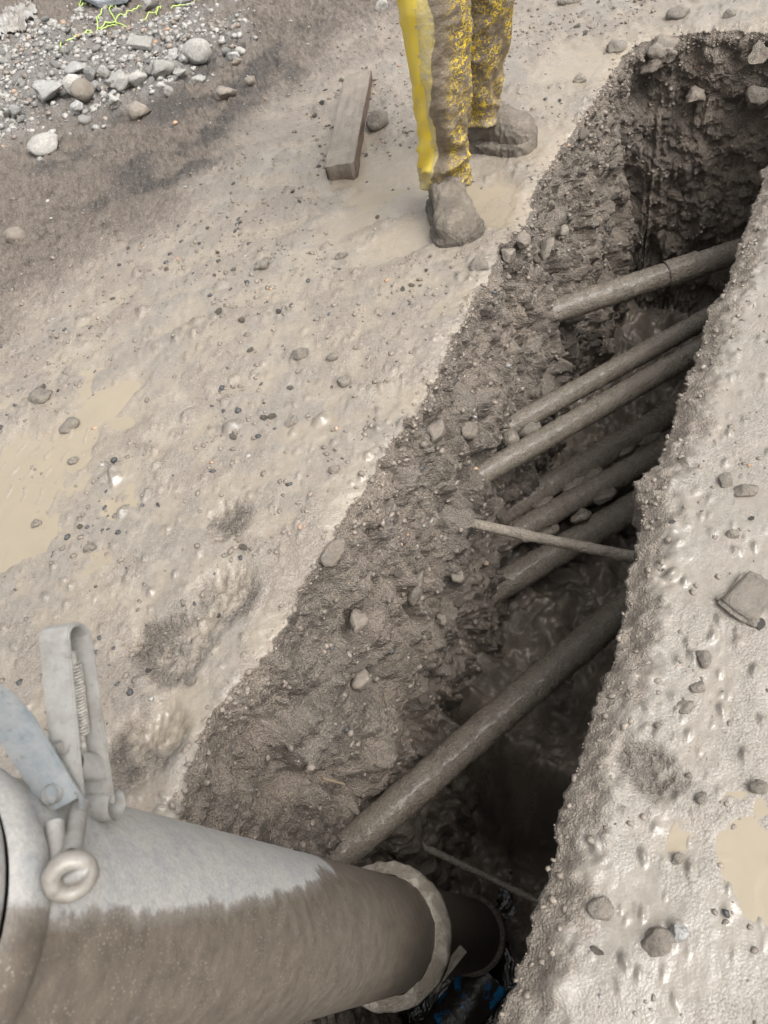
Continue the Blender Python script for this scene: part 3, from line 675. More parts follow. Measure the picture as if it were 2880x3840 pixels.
def helix(name, p, q, R, r, turns, mat, parent):
    p = np.array(p); q = np.array(q); d = q - p; L = np.linalg.norm(d); d /= L; a = np.cross(d, cx); a /= np.linalg.norm(a); b = np.cross(d, a)
    n = turns * 14; t = np.linspace(0, 1, n); th = t * turns * 2 * np.pi
    c = p + np.outer(t * L, d) + R * (np.cos(th)[:, None] * a + np.sin(th)[:, None] * b)
    tg = np.gradient(c, axis=0); tg /= np.linalg.norm(tg, axis=1)[:, None]
    n1 = np.cross(tg, d); n1 /= np.linalg.norm(n1, axis=1)[:, None]; n2 = np.cross(tg, n1)
    ph = np.linspace(0, 2 * np.pi, 6, endpoint=False)
    P = c[:, None] + r * (np.cos(ph)[None, :, None] * n1[:, None] + np.sin(ph)[None, :, None] * n2[:, None])
    return obj(name, mesh_np(name, P.reshape(-1, 3), grid_faces(n, 6, True), mat), parent)
M_spring = mud_pipe_material('dusty_spring', (0.28, 0.26, 0.23), (0.36, 0.34, 0.30), 0.5, 0.001)
s0 = leg1_b + ld * 0.055 + Bv * 0.024; s1 = leg1_b + ld * 0.118 + Bv * 0.022
helix('spring', s0, s1, 0.0062, 0.0013, 22, M_spring, lever)
cyl('spring_pin', s0 - ld * 0.02, s1 + ld * 0.012, 0.0028, M_spring, lever, 12)
for k, tt_ in enumerate((0.045, 0.004)):
    c = leg1_b + ld * tt_ - Bv * 0.003; cyl('rivet', c, c - Bv * 0.005, 0.0065, M_steel, lever, 18, 0.002)
cyl('pivot_barrel', leg1_b + ld * 0.03 + Bv * 0.006, leg2_b + ld * 0.035 - Bv * 0.003, 0.012, M_steel, lever, 24)
cyl('cam_barrel', leg2_b - Av * 0.016 - ld * 0.002, leg2_b + Av * 0.016 - ld * 0.002, 0.0135, M_steel, lever, 24)
strap_px = [(-120, 2575, 0.575), (-20, 2640, 0.585), (60, 2725, 0.595), (130, 2840, 0.602), (185, 2930, 0.605), (238, 3020, 0.605)]
sp3 = [at_depth(*q) - T0 for q in strap_px]
sw = np.cross(sp3[-1] - sp3[0], -Bv); strap = loft_strip('strap', sp3, sw, 0.036, 0.005, M_steel_blue, tube_root)
cyl('strap_end', sp3[-1] + Bv * 0.0022, sp3[-1] - Bv * 0.0027, 0.0178, M_steel_blue, strap, 36, 0.0012)
c = sp3[-1] - Bv * 0.002; cyl('strap_rivet', c + 0.012 * (sp3[-3] - sp3[-1]) / np.linalg.norm(sp3[-3] - sp3[-1]), c + 0.012 * (sp3[-3] - sp3[-1]) / np.linalg.norm(sp3[-3] - sp3[-1]) - Bv * 0.006, 0.008, M_steel, strap, 18, 0.002)
cyl('link_rod', at_depth(300, 3020, 0.62) - T0, at_depth(266, 3215, 0.545) - T0, 0.0075, M_steel, tube_root, 20)
def torus(name, c, nrm, R, r, mat, parent, n=48, k=20, squash=1.0):
    nrm = np.array(nrm) / np.linalg.norm(nrm); a = np.cross(nrm, cy_); a /= np.linalg.norm(a); b = np.cross(nrm, a)
    t = np.linspace(0, 2 * np.pi, n, endpoint=False); p = np.linspace(0, 2 * np.pi, k, endpoint=False)
    rd = np.cos(t)[:, None] * a + np.sin(t)[:, None] * b
    P = (R * rd)[:, None] + r * (np.cos(p)[None, :, None] * rd[:, None] + squash * np.sin(p)[None, :, None] * nrm)
    P = P.reshape(-1, 3); P = P + (P / (np.linalg.norm(P, axis=1)[:, None])) * (0.0008 * noise3(P * 120, 5))[:, None]
    f = grid_faces(n + 1, k, True); f = f % (n * k)
    return obj(name, mesh_np(name, P, f, mat), parent, tuple(c))
eye_c = at_depth(265, 3285, 0.530) - T0
torus('eye', eye_c, -cz + 0.45 * cx - 0.2 * cy_, 0.0128, 0.0070, M_steel_mud, tube_root, squash=1.2)
hk = [at_depth(232, 3300, 0.535) - T0, at_depth(262, 3288, 0.528) - T0, at_depth(300, 3272, 0.523) - T0, at_depth(335, 3262, 0.525) - T0]
v, f = rock_arrays(5, 3, (0.014, 0.006, 0.006), 0.06); hook = obj('hook', mesh_np('hook', v, f, M_steel), tube_root, tuple(0.5 * (hk[0] + hk[3])))
hook.rotation_mode = 'QUATERNION'; hook.rotation_quaternion = Vector(hk[3] - hk[0]).to_track_quat('X', 'Z')
cyl('hook_shank', at_depth(205, 3090, 0.575) - T0, at_depth(225, 3290, 0.545) - T0, 0.0075, M_steel, tube_root, 18)

# a blue pipe end in the sump, mostly under the black water and mud
def blue_material():
    t = NT('muddy_blue_plastic'); m = t.ramp(t.noise(13, 4, 0.6, 0.4), [(0.36, 0.0), (0.44, 1.0)])
    t.set('Base Color', t.mix(m, (0.02, 0.22, 0.50), (0.035, 0.03, 0.024))); t.set('Roughness', 0.3); t.bump(t.noise(80, 4), 0.003, 1.0); return t.m
bc = on_ground(1765, 3690, -1.93)
_bp0 = bc - 0.30 * A2 - 0.06 * N2; _bp1 = bc + 0.06 * A2 + 0.05 * N2
o = obj('blue_pipe', tube_mesh('blue_pipe', _bp0, _bp1, 0.085, blue_material(), nseg=40, step=0.01, lump=0.004, seed=13), None, tuple(_bp0))
tag(o, 'blue plastic pipe smeared with mud in the dark bottom of the trench', 'pipe')

# ------------------------------------------------------------------ plank
def plank():
    a = on_ground(1282, 660); b = on_ground(1352, 312)                # near and far end of the top's centre line
    d = b - a; L = float(np.linalg.norm(d)); d /= L; s = np.cross([0, 0, 1.0], d)
    T, Wd = 0.050, 0.110; nx, ny = 110, 26
    zc = float(np.mean(ground_z(np.array([a[0], b[0]]), np.array([a[1], b[1]]))))
    # closed cross-section ring, lofted along the length
    ring = []
    for k in range(ny): ring.append((-Wd / 2 + Wd * k / (ny - 1), T))
    for k in range(1, 9): ring.append((Wd / 2, T - T * 1.4 * k / 8))
    for k in range(ny): ring.append((Wd / 2 - Wd * k / (ny - 1), -0.02 - 0.002))
    for k in range(1, 9): ring.append((-Wd / 2, -0.02 + (T + 0.02) * k / 8.3))
    ring = np.array(ring); sl = np.linspace(0, L, nx)
    q = np.stack([np.repeat(sl, len(ring)), np.tile(ring[:, 0], nx), np.tile(ring[:, 1], nx)], 1)
    dn = 0.0022 * fbm3(q * np.array([0.35, 1, 1]), 30, 4, 150) + 0.0025 * fbm3(q, 9, 2, 155)
    endrag = 0.012 * fbm3(np.stack([q[:, 1] * 40, q[:, 2] * 40, q[:, 0] * 0], 1), 1, 2, 158)
    q[:, 0] += endrag * np.where(q[:, 0] < 0.02, 1.0, 0.0) + np.where(q[:, 0] > L - 0.02, endrag * 0.5, 0)
    nd = np.zeros_like(q); nd[:, 1] = np.tile(np.where(np.abs(ring[:, 0]) > Wd / 2 - 1e-4, np.sign(ring[:, 0]), 0), nx); nd[:, 2] = np.tile(np.where(ring[:, 1] > T - 1e-4, 1.0, 0), nx)
    q = q + nd * dn[:, None]
    P = q[:, 0:1] * d + q[:, 1:2] * s + q[:, 2:3] * np.array([0, 0, 1.0])
    f = grid_faces(nx, len(ring), True)
    side = np.tile(np.where(ring[:, 1] < T - 0.004, 1.0, 0.0), nx)
    n0 = len(P); caps = []
    m1 = len(ring)
    for o_, fl in ((0, True), ((nx - 1) * m1, False)):
        for k in range(ny - 1):
            q4 = [o_ + k, o_ + k + 1, o_ + ny + 8 + ny - 2 - k, o_ + ny + 8 + ny - 1 - k]; caps.append(q4[::-1] if not fl else q4)
        
    f = np.concatenate([f, np.array(caps)])
    t = NT('muddy_wood'); sd = t.attr('side').outputs['Fac']
    mp = t.n.new('ShaderNodeMapping'); mp.inputs['Rotation'].default_value = (0, 0, -math.atan2(d[1], d[0])); t.l.new(t.co, mp.inputs['Vector'])
    mp2 = t.n.new('ShaderNodeMapping'); mp2.inputs['Scale'].default_value = (4, 40, 40); t.l.new(mp.outputs[0], mp2.inputs['Vector'])
    gr = t.noise(1.0, 5, 0.6, co=mp2.outputs[0])
    film = t.mix(t.ramp(gr, [(0.35, 0.0), (0.65, 1.0)]), (0.205, 0.173, 0.138), (0.145, 0.121, 0.095))
    film = t.mix(t.ramp(t.noise(17, 4), [(0.45, 0.0), (0.6, 0.7)]), film, (0.225, 0.195, 0.158))
    wood = t.mix(t.ramp(gr, [(0.35, 0.0), (0.65, 1.0)]), (0.055, 0.033, 0.022), (0.12, 0.082, 0.058))
    t.set('Base Color', t.mix(sd, film, wood)); t.set('Roughness', 0.55); t.bump(t.math('ADD', gr, t.noise(120, 4)), 0.003, 1.0)
    o = obj('plank', mesh_np('plank', P, f, t.m, True, {'side': side}), None, (a[0], a[1], zc + 0.004)); o.rotation_euler = (0, 0, 0)
    o.data.set_sharp_from_angle(angle=math.radians(50))
    tag(o, 'muddy wooden plank with a broken near end lying in the mud', 'plank')
plank()

# ------------------------------------------------------------------ named rocks
def rock_on_ground(px, py, wpx, hpx, mat, label, name='rock', ang=0.5, seed=None, group=None, bury=None, sub=3, rough=0.16, rotz=None, cat='rock'):
    """px,py = middle of its foot in the photo; wpx,hpx = its size there"""
    g = on_ground(px, py); zz = float(ground_z(g[:1], g[1:2])[0]); g = on_ground(px, py, zz); dist = np.linalg.norm(g - CAM); m = dist / FPX
    w = wpx * m / 2; hgt = hpx * m / 2 * 1.02
    if bury is None: bury = 0.38 if mat is M_rock_mud else 0.25
    v, f = rock_arrays(seed if seed is not None else int(px * 7 + py), sub, (w * 1.08, w * 0.85, hgt), rough, ang)
    o = obj(name, mesh_np(name, v, f, mat), None, (g[0], g[1] + w * 0.25, zz + hgt * (1 - 2 * bury)))
    o.rotation_euler = (rng.uniform(-.25, .25), rng.uniform(-.25, .25), rotz if rotz is not None else rng.uniform(-0.4, 0.4))
    tag(o, label, cat, group); return o
RK = M_rock_pale; RG = M_rock_grey; RB = M_rock_brown; RM = M_rock_mud
rock_on_ground(749, 225, 90, 72, RK, 'largest rounded pale cobble at the right end of the rubble heap', ang=0.25, rough=0.08)
rock_on_ground(654, 232, 42, 58, RG, 'lumpy grey chunk left of the largest rounded cobble', ang=0.6, rough=0.3)
rock_on_ground(692, 236, 34, 34, RG, 'small grey stone tucked against the largest rounded cobble', ang=0.5)
rock_on_ground(613, 285, 88, 66, RK, 'ragged pale rubble chunk below the flat tile piece', ang=0.7, rough=0.3)
rock_on_ground(526, 335, 70, 66, RK, 'pale wedge shaped stone in the middle of the rubble heap', ang=0.8)
rock_on_ground(456, 330, 112, 62, RK, 'wide knobbly pale rubble lump left of the wedge shaped stone', ang=0.6, rough=0.35)
rock_on_ground(357, 306, 46, 66, RG, 'upright grey faceted stone behind the two leaning cobbles', ang=0.8)
rock_on_ground(392, 290, 34, 46, RK, 'narrow pale stone leaning right of the upright faceted one', ang=0.6)
rock_on_ground(292, 352, 66, 72, RK, 'pale rounded cobble leaning behind the brownish one', ang=0.35, rough=0.08)
rock_on_ground(320, 365, 70, 64, RB, 'brownish smooth cobble at the front of the rubble heap', ang=0.2, rough=0.07, rotz=0.5)
rock_on_ground(362, 335, 34, 30, RG, 'small dark grey stone right of the two leaning cobbles', ang=0.4)
rock_on_ground(200, 362, 118, 78, RG, 'big broken grey concrete lump on the gravel', ang=0.75, rough=0.3)
rock_on_ground(293, 282, 90, 40, RG, 'flattish grey rubble slab behind the leaning cobbles', ang=0.7)
rock_on_ground(534, 440, 74, 62, RB, 'lone pale topped cobble standing in brown dirt below the heap', ang=0.5, rough=0.1, rotz=0.5)
rock_on_ground(640, 362, 28, 46, RK, 'slim upright pale stone right of the rubble heap', ang=0.5)
rock_on_ground(738, 318, 62, 34, RK, 'flat white stone on the edge of the dark stain', ang=0.5)
rock_on_ground(683, 285, 54, 28, RK, 'flat pale stone above the slim upright one', ang=0.5)
rock_on_ground(852, 372, 72, 48, RB, 'pitted brownish stone lying in the dark stain', ang=0.6, rough=0.25)
rock_on_ground(946, 322, 36, 46, RB, 'brown stone on the right edge of the dark stain', ang=0.5)
rock_on_ground(174, 568, 104, 58, RK, 'lone smooth white cobble in the dirt at the left edge', ang=0.3, rough=0.08)
rock_on_ground(70, 442, 42, 46, RG, 'rough grey stone at the lower left of the gravel', ang=0.5, rough=0.25)
rock_on_ground(293, 410, 36, 34, RG, 'small rough grey stone below the brownish cobble', ang=0.5, rough=0.25)
rock_on_ground(434, 390, 40, 40, RK, 'knobbly white stone just below the rubble heap', ang=0.5, rough=0.3)
rock_on_ground(425, 362, 30, 24, RG, 'small grey stone above the knobbly white one', ang=0.4)
rock_on_ground(200, 98, 34, 26, RK, 'small pale stone alone far back in the dirt on the left', ang=0.4)
rock_on_ground(567, 30, 62, 40, RK, 'pale stone at the top edge right of the grey sheet', ang=0.5)
rock_on_ground(700, 8, 70, 36, RG, 'grey stone at the top edge beyond the string', ang=0.5)
rock_on_ground(15, 130, 50, 50, RG, 'smooth grey cobble beside the torn plastic at the far left', ang=0.2, rough=0.06)
rock_on_ground(880, 222, 44, 34, RG, 'grey stone in the little group right of the largest cobble', ang=0.6)
rock_on_ground(905, 205, 40, 30, RK, 'pale stone topping the little group right of the largest cobble', ang=0.6)
rock_on_ground(892, 240, 36, 28, RB, 'brown stone fronting the little group right of the largest cobble', ang=0.6)
rock_on_ground(1434, 36, 46, 40, RK, 'pale stone at the top edge left of the yellow trousers', ang=0.5)
rock_on_ground(1424, 478, 72, 66, RM, 'round mud coated stone beside the plank', ang=0.2, rough=0.12, bury=0.2)
rock_on_ground(985, 1005, 58, 50, RM, 'muddy clod standing in the middle of the wet ground', ang=0.4, rough=0.3)
rock_on_ground(1285, 965, 50, 26, RM, 'muddy flat stone left of the front boot', ang=0.5)
rock_on_ground(150, 1500, 88, 50, RM, 'flat grey stone at the upper edge of the large puddle', ang=0.5)
rock_on_ground(262, 1605, 76, 34, RM, 'long muddy stone in the middle of the large puddle', ang=0.4)
rock_on_ground(278, 1735, 40, 32, RM, 'small stone standing alone in the large puddle', ang=0.4)
rock_on_ground(1290, 1438, 56, 44, RM, 'grey stone in pale mud near the trench, halfway down the left bank', ang=0.5)
rock_on_ground(1250, 1345, 46, 40, RM, 'grey stone just above the halfway stone on the left bank', ang=0.5)
rock_on_ground(1122, 1342, 60, 46, RM, 'crumbly mud clod left of two grey stones on the left bank', ang=0.3, rough=0.35)
rock_on_ground(1135, 1325, 40, 34, RM, 'small crumbly clod touching the larger crumbly mud clod', ang=0.3, rough=0.3)
rock_on_ground(1095, 1590, 58, 26, RM, 'long thin stone pressed into the mud of the left bank', ang=0.4, rotz=0.6)
rock_on_ground(1255, 1770, 52, 46, RM, 'muddy stone with a hollow beside it near the trench edge', ang=0.5)
rock_on_ground(140, 1975, 40, 40, RM, 'grey stone on the lower shore of the large puddle', ang=0.5)
rock_on_ground(340, 2060, 50, 34, RM, 'muddy stone below the large puddle', ang=0.5)
rock_on_ground(720, 2560, 46, 38, RM, 'muddy stone above the puddle behind the lever', ang=0.4)
rock_on_ground(65, 900, 70, 60, RB, 'half buried round stone in brown dirt at the left edge', ang=0.2, bury=0.42)
rock_on_ground(1640, 12, 40, 30, RM, 'muddy stone beyond the legs at the top', ang=0.4)
rock_on_ground(2140, 8, 70, 40, RM, 'large muddy stone at the top edge right of the legs', ang=0.3)
rock_on_ground(2180, 305, 60, 30, RM, 'dark flat stone near the far corner of the trench', ang=0.5)
rock_on_ground(2310, 190, 70, 46, RM, 'muddy stone right at the far corner of the trench', ang=0.4)
rock_on_ground(2545, 65, 66, 46, RM, 'muddy boulder behind the far end of the trench', ang=0.3)
rock_on_ground(2740, 65, 40, 34, RM, 'small stone behind the far end of the trench at the right', ang=0.5)
def stone_block():
    c = on_ground(2800, 2245); bm = bmesh.new(); bmesh.ops.create_cube(bm, size=1.0)
    bmesh.ops.bevel(bm, geom=list(bm.edges), offset=0.09, segments=2, affect='EDGES'); bmesh.ops.subdivide_edges(bm, edges=list(bm.edges), cuts=5, use_grid_fill=True)
    v = np.array([q.co[:] for q in bm.verts]); w = v * np.array([0.095, 0.072, 0.050]); n_ = v / (np.linalg.norm(v, axis=1)[:, None] + 1e-6)
    w = w + n_ * (0.008 * fbm3(w + 3, 20, 4, 220, 0.6))[:, None]
    for q, p in zip(bm.verts, w): q.co = p
    o = obj('stone_block', bm_mesh('stone_block', bm, M_rock_mud), None, (c[0], c[1], float(ground_z(c[:1], c[1:2])[0]) - 0.012)); o.rotation_euler = (0.05, -0.04, 0.42)
    tag(o, 'squarish muddy block lying on the near bank', 'block')
stone_block()
rock_on_ground(2832, 2342, 52, 34, RM, 'round stone just below the squarish muddy block', ang=0.3)
rock_on_ground(2645, 2480, 78, 56, RM, 'muddy stone in the middle of the near bank', ang=0.5)
rock_on_ground(2725, 1810, 66, 44, RM, 'muddy stone high on the near bank', ang=0.4)
rock_on_ground(2800, 1850, 80, 44, RM, 'flat stone right of the muddy one high on the near bank', ang=0.4)
rock_on_ground(2752, 2010, 44, 36, RM, 'small stone above the squarish muddy block', ang=0.4)
rock_on_ground(2575, 2660, 60, 40, RM, 'muddy stone left below the middle of the near bank', ang=0.5)
rock_on_ground(2625, 2585, 60, 36, RM, 'one of two stones close together on the near bank, the upper', ang=0.5)
rock_on_ground(2470, 3550, 95, 78, RM, 'large muddy stone of a pair at the bottom of the near bank', ang=0.4, rough=0.2)
rock_on_ground(2545, 3505, 66, 70, RG, 'grey stone of a pair at the bottom of the near bank', ang=0.5, rough=0.2)
rock_on_ground(2260, 3420, 90, 60, RM, 'mud covered stone near the edge at the bottom of the near bank', ang=0.3, rough=0.2, bury=0.4)
rock_on_ground(2630, 3000, 46, 38, RM, 'dark ringed stone halfway down the near bank', ang=0.4)
rock_on_ground(2545, 3230, 44, 44, RM, 'upright small stone left of the bright puddle', ang=0.4)
rock_on_ground(2850, 2960, 56, 50, RM, 'muddy stone at the right edge of the near bank', ang=0.4)
rock_on_ground(1800, 1010, 70, 80, RM, 'big muddy stone poking out of the trench rim below the front boot', ang=0.6, rough=0.22, bury=0.5)
# flat pale tile piece
def tile():
    cs = [on_ground(*p) for p in ((500, 228), (583, 228), (595, 196), (514, 200))]; c = sum(cs) / 4
    bm = bmesh.new(); lo = [bm.verts.new(Vector(p - c)) for p in cs]; hi = [bm.verts.new(Vector(p - c) + Vector((0, 0, 0.022))) for p in cs]
    bm.faces.new(lo[::-1]); bm.faces.new(hi)
    for k in range(4): bm.faces.new((lo[k], lo[(k + 1) % 4], hi[(k + 1) % 4], hi[k]))
    bmesh.ops.bevel(bm, geom=list(bm.edges), offset=0.003, segments=1, affect='EDGES')
    o = obj('tile_piece', bm_mesh('tile_piece', bm, M_rock_pale, False), None, (c[0], c[1], float(ground_z(c[:1], c[1:2])[0]) + 0.012)); o.rotation_euler = (0.1, 0.05, 0)
    tag(o, 'flat four sided pale tile piece lying above the rubble heap', 'tile')
tile()
# stones held by the pipes and the end wall
pst = on_wall(1978, 1610, -0.70); clod('rock', pst, (0.052, 0.042, 0.042), M_rock_mud, 'wet round stone wedged between the two slim pipes at the wall', 'rock', None, 61, 3, 0.15)
pst = on_wall(1915, 1645, -0.71); clod('rock', pst, (0.034, 0.03, 0.03), M_pipe, 'small muddy stone left of the stone wedged between the slim pipes', 'rock', None, 62, 3, 0.15)
def on_end(px, py, u): r = ray(px, py); return CAM + r * (u / (r @ A2))
for k, (px, py, w, h_, lab) in enumerate([(2440, 235, 0.085, 0.045, 'flat oval cobble sticking out high in the far corner of the trench'), (2505, 195, 0.075, 0.055, 'rough block of stone under the rim at the trench end'),
      (2868, 365, 0.07, 0.06, 'pale stone in the end wall at the right edge of view'), (2530, 715, 0.075, 0.03, 'flat stone jutting from the lower end wall'), (2855, 200, 0.05, 0.04, 'pale stone just under the rim at the right edge of view'), (2600, 370, 0.05, 0.04, 'round stone in the middle of the end wall')]):
    clod('rock', on_end(px, py, U_END - 0.03), (w, 0.055, h_), M_rock_wall, lab, 'rock', None, 400 + k, 4, 0.24, 0.7, rot=(rng.uniform(-.2, .2), rng.uniform(-.2, .2), math.atan2(N2[1], N2[0])))

# ------------------------------------------------------------------ worker standing at the trench edge
def trouser_material():
    t = NT('muddy_yellow_rubber'); m = t.attr('mud').outputs['Fac']; ret = t.attr('ret').outputs['Fac']
    yel = t.mix(t.ramp(t.noise(24, 5, 0.7), [(0.35, 0.0), (0.7, 1.0)]), (0.66, 0.48, 0.02), (0.55, 0.43, 0.10))
    film = t.mix(t.ramp(t.noise(45, 5, 0.7), [(0.35, 0.0), (0.65, 1.0)]), (0.36, 0.31, 0.20), (0.50, 0.39, 0.09))
    mud = t.mix(t.ramp(t.noise(50, 5, 0.7), [(0.3, 0.0), (0.7, 1.0)]), (0.115, 0.086, 0.055), (0.19, 0.150, 0.105))
    c = t.mix(t.ramp(m, [(0.28, 0.0), (0.36, 1.0)]), yel, film); c = t.mix(t.ramp(m, [(0.62, 0.0), (0.66, 1.0)]), c, mud)
    ln = t.math('ABSOLUTE', t.math('SUBTRACT', t.noise(40, 2, 0.5, 1.6), 0.5))
    lines = t.ramp(ln, [(0.0, 1.0), (0.026, 1.0), (0.050, 0.0)])
    patch = t.ramp(t.noise(9, 3, 0.6), [(0.36, 0.0), (0.52, 1.0)])
    fac = t.math('MULTIPLY', t.math('MULTIPLY', lines, patch), t.math('MULTIPLY', ret, t.ramp(m, [(0.62, 0.0), (0.7, 1.0)])))
    c = t.mix(fac, c, (0.60, 0.42, 0.02)); t.set('Base Color', c)
    t.set('Roughness', t.ramp(t.noise(60, 3), [(0.3, 0.32), (0.7, 0.6)]))
    t.bump(t.math('ADD', t.math('MULTIPLY', t.noise(140, 5, 0.7), m), t.math('MULTIPLY', fac, -0.25)), 0.004, 1.0); return t.m
M_trouser = trouser_material()
FOOT_F = (np.array([0.545, 2.235]), np.array([0.506, 1.935]))           # heel -> toe
FOOT_B = (np.array([0.705, 2.560]), np.array([0.930, 2.370]))
zf = float(ground_z(np.array([0.52]), np.array([2.1]))[0]); zb = float(ground_z(np.array([0.82]), np.array([2.46]))[0])
person = empty('person', (0.66, 2.30, zf), 'person in mud-caked yellow waterproof trousers and muddy boots standing at the trench edge', 'person')
PR = np.array([0.66, 2.30, zf])
def leg_loft(cps, seed, back=False, nth=84, nz=190):
    cps = np.array(cps); z = np.linspace(cps[0, 2], cps[-1, 2], nz); k = lambda i: np.interp(z, cps[:, 2], cps[:, i])
    cxs, cys, rx, ry = k(0), k(1), k(3), k(4); th = np.linspace(0, 2 * np.pi, nth, endpoint=False)
    Z = np.repeat(z, nth); TH = np.tile(th, nz)
    ct, st = np.cos(TH), np.sin(TH)
    low = sstep(0.42, 0.12, Z)
    cyl_ = np.stack([ct * 0.9, st * 0.9, Z * 11 + 0.9 * np.sin(TH + seed)], 1)
    fold = 0.017 * (0.45 - np.abs(noise3(cyl_, 160 + seed)) * 2.0) * (0.35 + low) + 0.006 * noise3(np.stack([ct * 2, st * 2, Z * 5], 1), 163 + seed)
    drape = 0.005 * np.sin(TH * 3 + Z * 6 + seed) * (1 - low)
    hem = 0.006 * sstep(cps[0, 2] + 0.022, cps[0, 2] + 0.006, Z)
    q = np.stack([ct, st, Z * 8], 1); crust = 0.0035 * fbm3(q, 5.0, 3, 166 + seed, 0.6)
    R = 1 + 0 * Z; d = fold + drape + hem
    X = np.repeat(cxs, nth) + ct * (np.repeat(rx, nth) + d); Y = np.repeat(cys, nth) + st * (np.repeat(ry, nth) + d)
    Zz = Z + 0.014 * np.sin(TH - 2.4) * sstep(0.25, 0.06, Z) + 0.004 * noise3(np.stack([ct * 3, st * 3, Z * 0], 1), 168)
    # mud: the side turned away from the trench is clean
    side = ct * 0.968 + st * -0.25
    nz_ = 0.16 * fbm3(np.stack([ct * 1.5, st * 1.5, Z * 7], 1), 1.3, 4, 169 + seed, 0.6)
    m = 0.5 + (side + 0.36 + 0.30 * sstep(0.35, 0.1, Z) * 0.4 + 0.18 * sstep(0.55, 0.25, Z) + nz_) * 1.15
    m = np.where(side + 0.6 + 0.5 * nz_ < 0, 0.1, np.clip(m, 0.45, 1.0)) if not back else np.full(len(Z), 1.0)
    m = np.where((m < 0.3) & (Z < 0.16 + 0.1 * nz_), 0.5, m)
    ret = np.clip(sstep(-0.15, 0.6, side + 0.9 * nz_ - 0.2 * sstep(0.25, 0.6, Z)) + 0.35 * sstep(0.2, 0.08, Z), 0.0, 1) if not back else np.ones(len(Z)) * 0.92
    X = X + ct * crust * (m > 0.6); Y = Y + st * crust * (m > 0.6)
    return np.stack([X, Y, Zz], 1), grid_faces(nz, nth, True), m, ret
LF = [(0.541, 2.172, 0.085, 0.070, 0.082), (0.545, 2.170, 0.16, 0.076, 0.088), (0.555, 2.165, 0.30, 0.080, 0.092), (0.566, 2.160, 0.45, 0.088, 0.097), (0.577, 2.165, 0.60, 0.096, 0.104), (0.605, 2.205, 0.78, 0.102, 0.11), (0.63, 2.25, 0.90, 0.085, 0.09)]
LB = [(0.764, 2.485, 0.085, 0.070, 0.076), (0.768, 2.480, 0.16, 0.070, 0.076), (0.790, 2.460, 0.30, 0.077, 0.082), (0.808, 2.440, 0.45, 0.084, 0.09), (0.800, 2.420, 0.60, 0.092, 0.098), (0.765, 2.395, 0.78, 0.098, 0.106), (0.735, 2.36, 0.90, 0.085, 0.09)]
for nm, cps, sd, bk in (('trouser_leg', LF, 0, False), ('trouser_leg', LB, 7, True)):
    v, f, m, ret = leg_loft(cps, sd, bk)
    o = obj(nm, mesh_np(nm, v - PR, f, M_trouser, True, {'mud': m, 'ret': ret}), person)
    sol = o.modifiers.new('thickness', 'SOLIDIFY'); sol.thickness = 0.003; sol.offset = -1
M_boot = stone_material('mud_caked_boot', (0.165, 0.139, 0.108), (0.225, 0.192, 0.153), mud=(0.125, 0.104, 0.080), mud_amt=0.45, rough=0.30)
M_boot_sole = stone_material('mud_caked_sole', (0.12, 0.10, 0.078), (0.185, 0.157, 0.124), mud=(0.085, 0.07, 0.054), mud_amt=0.5, rough=0.45)
def boot(foot, z0, seed, label):
    heel, toe = foot; ax = np.append(toe - heel, 0); L = np.linalg.norm(ax); ax /= L; sd = np.cross([0, 0, 1.0], ax)
    n, nth = 70, 64; t = np.linspace(0, 1, n); th = np.linspace(0, 2 * np.pi, nth, endpoint=False)
    wid = np.interp(t, [0, 0.04, 0.14, 0.32, 0.5, 0.72, 0.86, 0.95, 1], [0.0005, 0.040, 0.054, 0.052, 0.054, 0.066, 0.064, 0.045, 0.0005])
    top = np.interp(t, [0, 0.03, 0.1, 0.38, 0.46, 0.58, 0.72, 0.86, 0.95, 1], [0.05, 0.14, 0.17, 0.17, 0.150, 0.122, 0.104, 0.094, 0.072, 0.040])
    ke = np.array([1, 2, 3, 2, 1.0]); ke /= ke.sum()
    for _ in range(2): wid[2:-2] = np.convolve(wid, ke, 'valid'); top[2:-2] = np.convolve(top, ke, 'valid')
    def build(wid, top, bot, ex, amp, frq, nm, mat, parent):
        c, s_ = np.cos(th), np.sin(th)
        yy = wid[:, None] * np.sign(c) * np.abs(c) ** ex; zz = 0.5 * (top + bot)[:, None] + 0.5 * (top - bot)[:, None] * np.sign(s_) * np.abs(s_) ** ex
        P = (t * L)[:, None, None] * ax + yy[..., None] * sd + zz[..., None] * np.array([0, 0, 1.0])
        P = P.reshape(-1, 3); cen = np.repeat((t * L)[:, None] * ax + (0.5 * (top + bot))[:, None] * np.array([0, 0, 1.0]), nth, 0)
        nr = P - cen; nr /= np.linalg.norm(nr, axis=1)[:, None] + 1e-6
        q = P * 1.0 + seed
        P = P + nr * (amp * (fbm3(q, frq, 4, 170 + seed, 0.6) + 0.8 * np.abs(fbm3(q, frq * 2.2, 2, 175 + seed))) + 0.0030 * np.abs(fbm3(q, 50, 2, 178 + seed, 0.7)))[:, None]
        base = np.array([heel[0], heel[1], z0])
        return obj(nm, mesh_np(nm, P + base - PR if parent is person else P + base - PR, grid_faces(n, nth, True), mat), parent)
    b = build(wid, top, np.full(n, 0.012), 0.72, 0.0068, 18, 'boot', M_boot, person); b['label'] = label
    w2 = wid * 1.10 + 0.012 * sstep(0, 0.06, t) * sstep(1, 0.94, t)
    build(w2, np.full(n, 0.040), np.full(n, -0.016), 0.5, 0.0062, 26, 'sole', M_boot_sole, b)
boot(FOOT_F, zf, 0, 'muddy front boot with its toe towards the viewer'); boot(FOOT_B, zb, 5, 'muddy rear boot seen from the side with ragged mud on its sole')
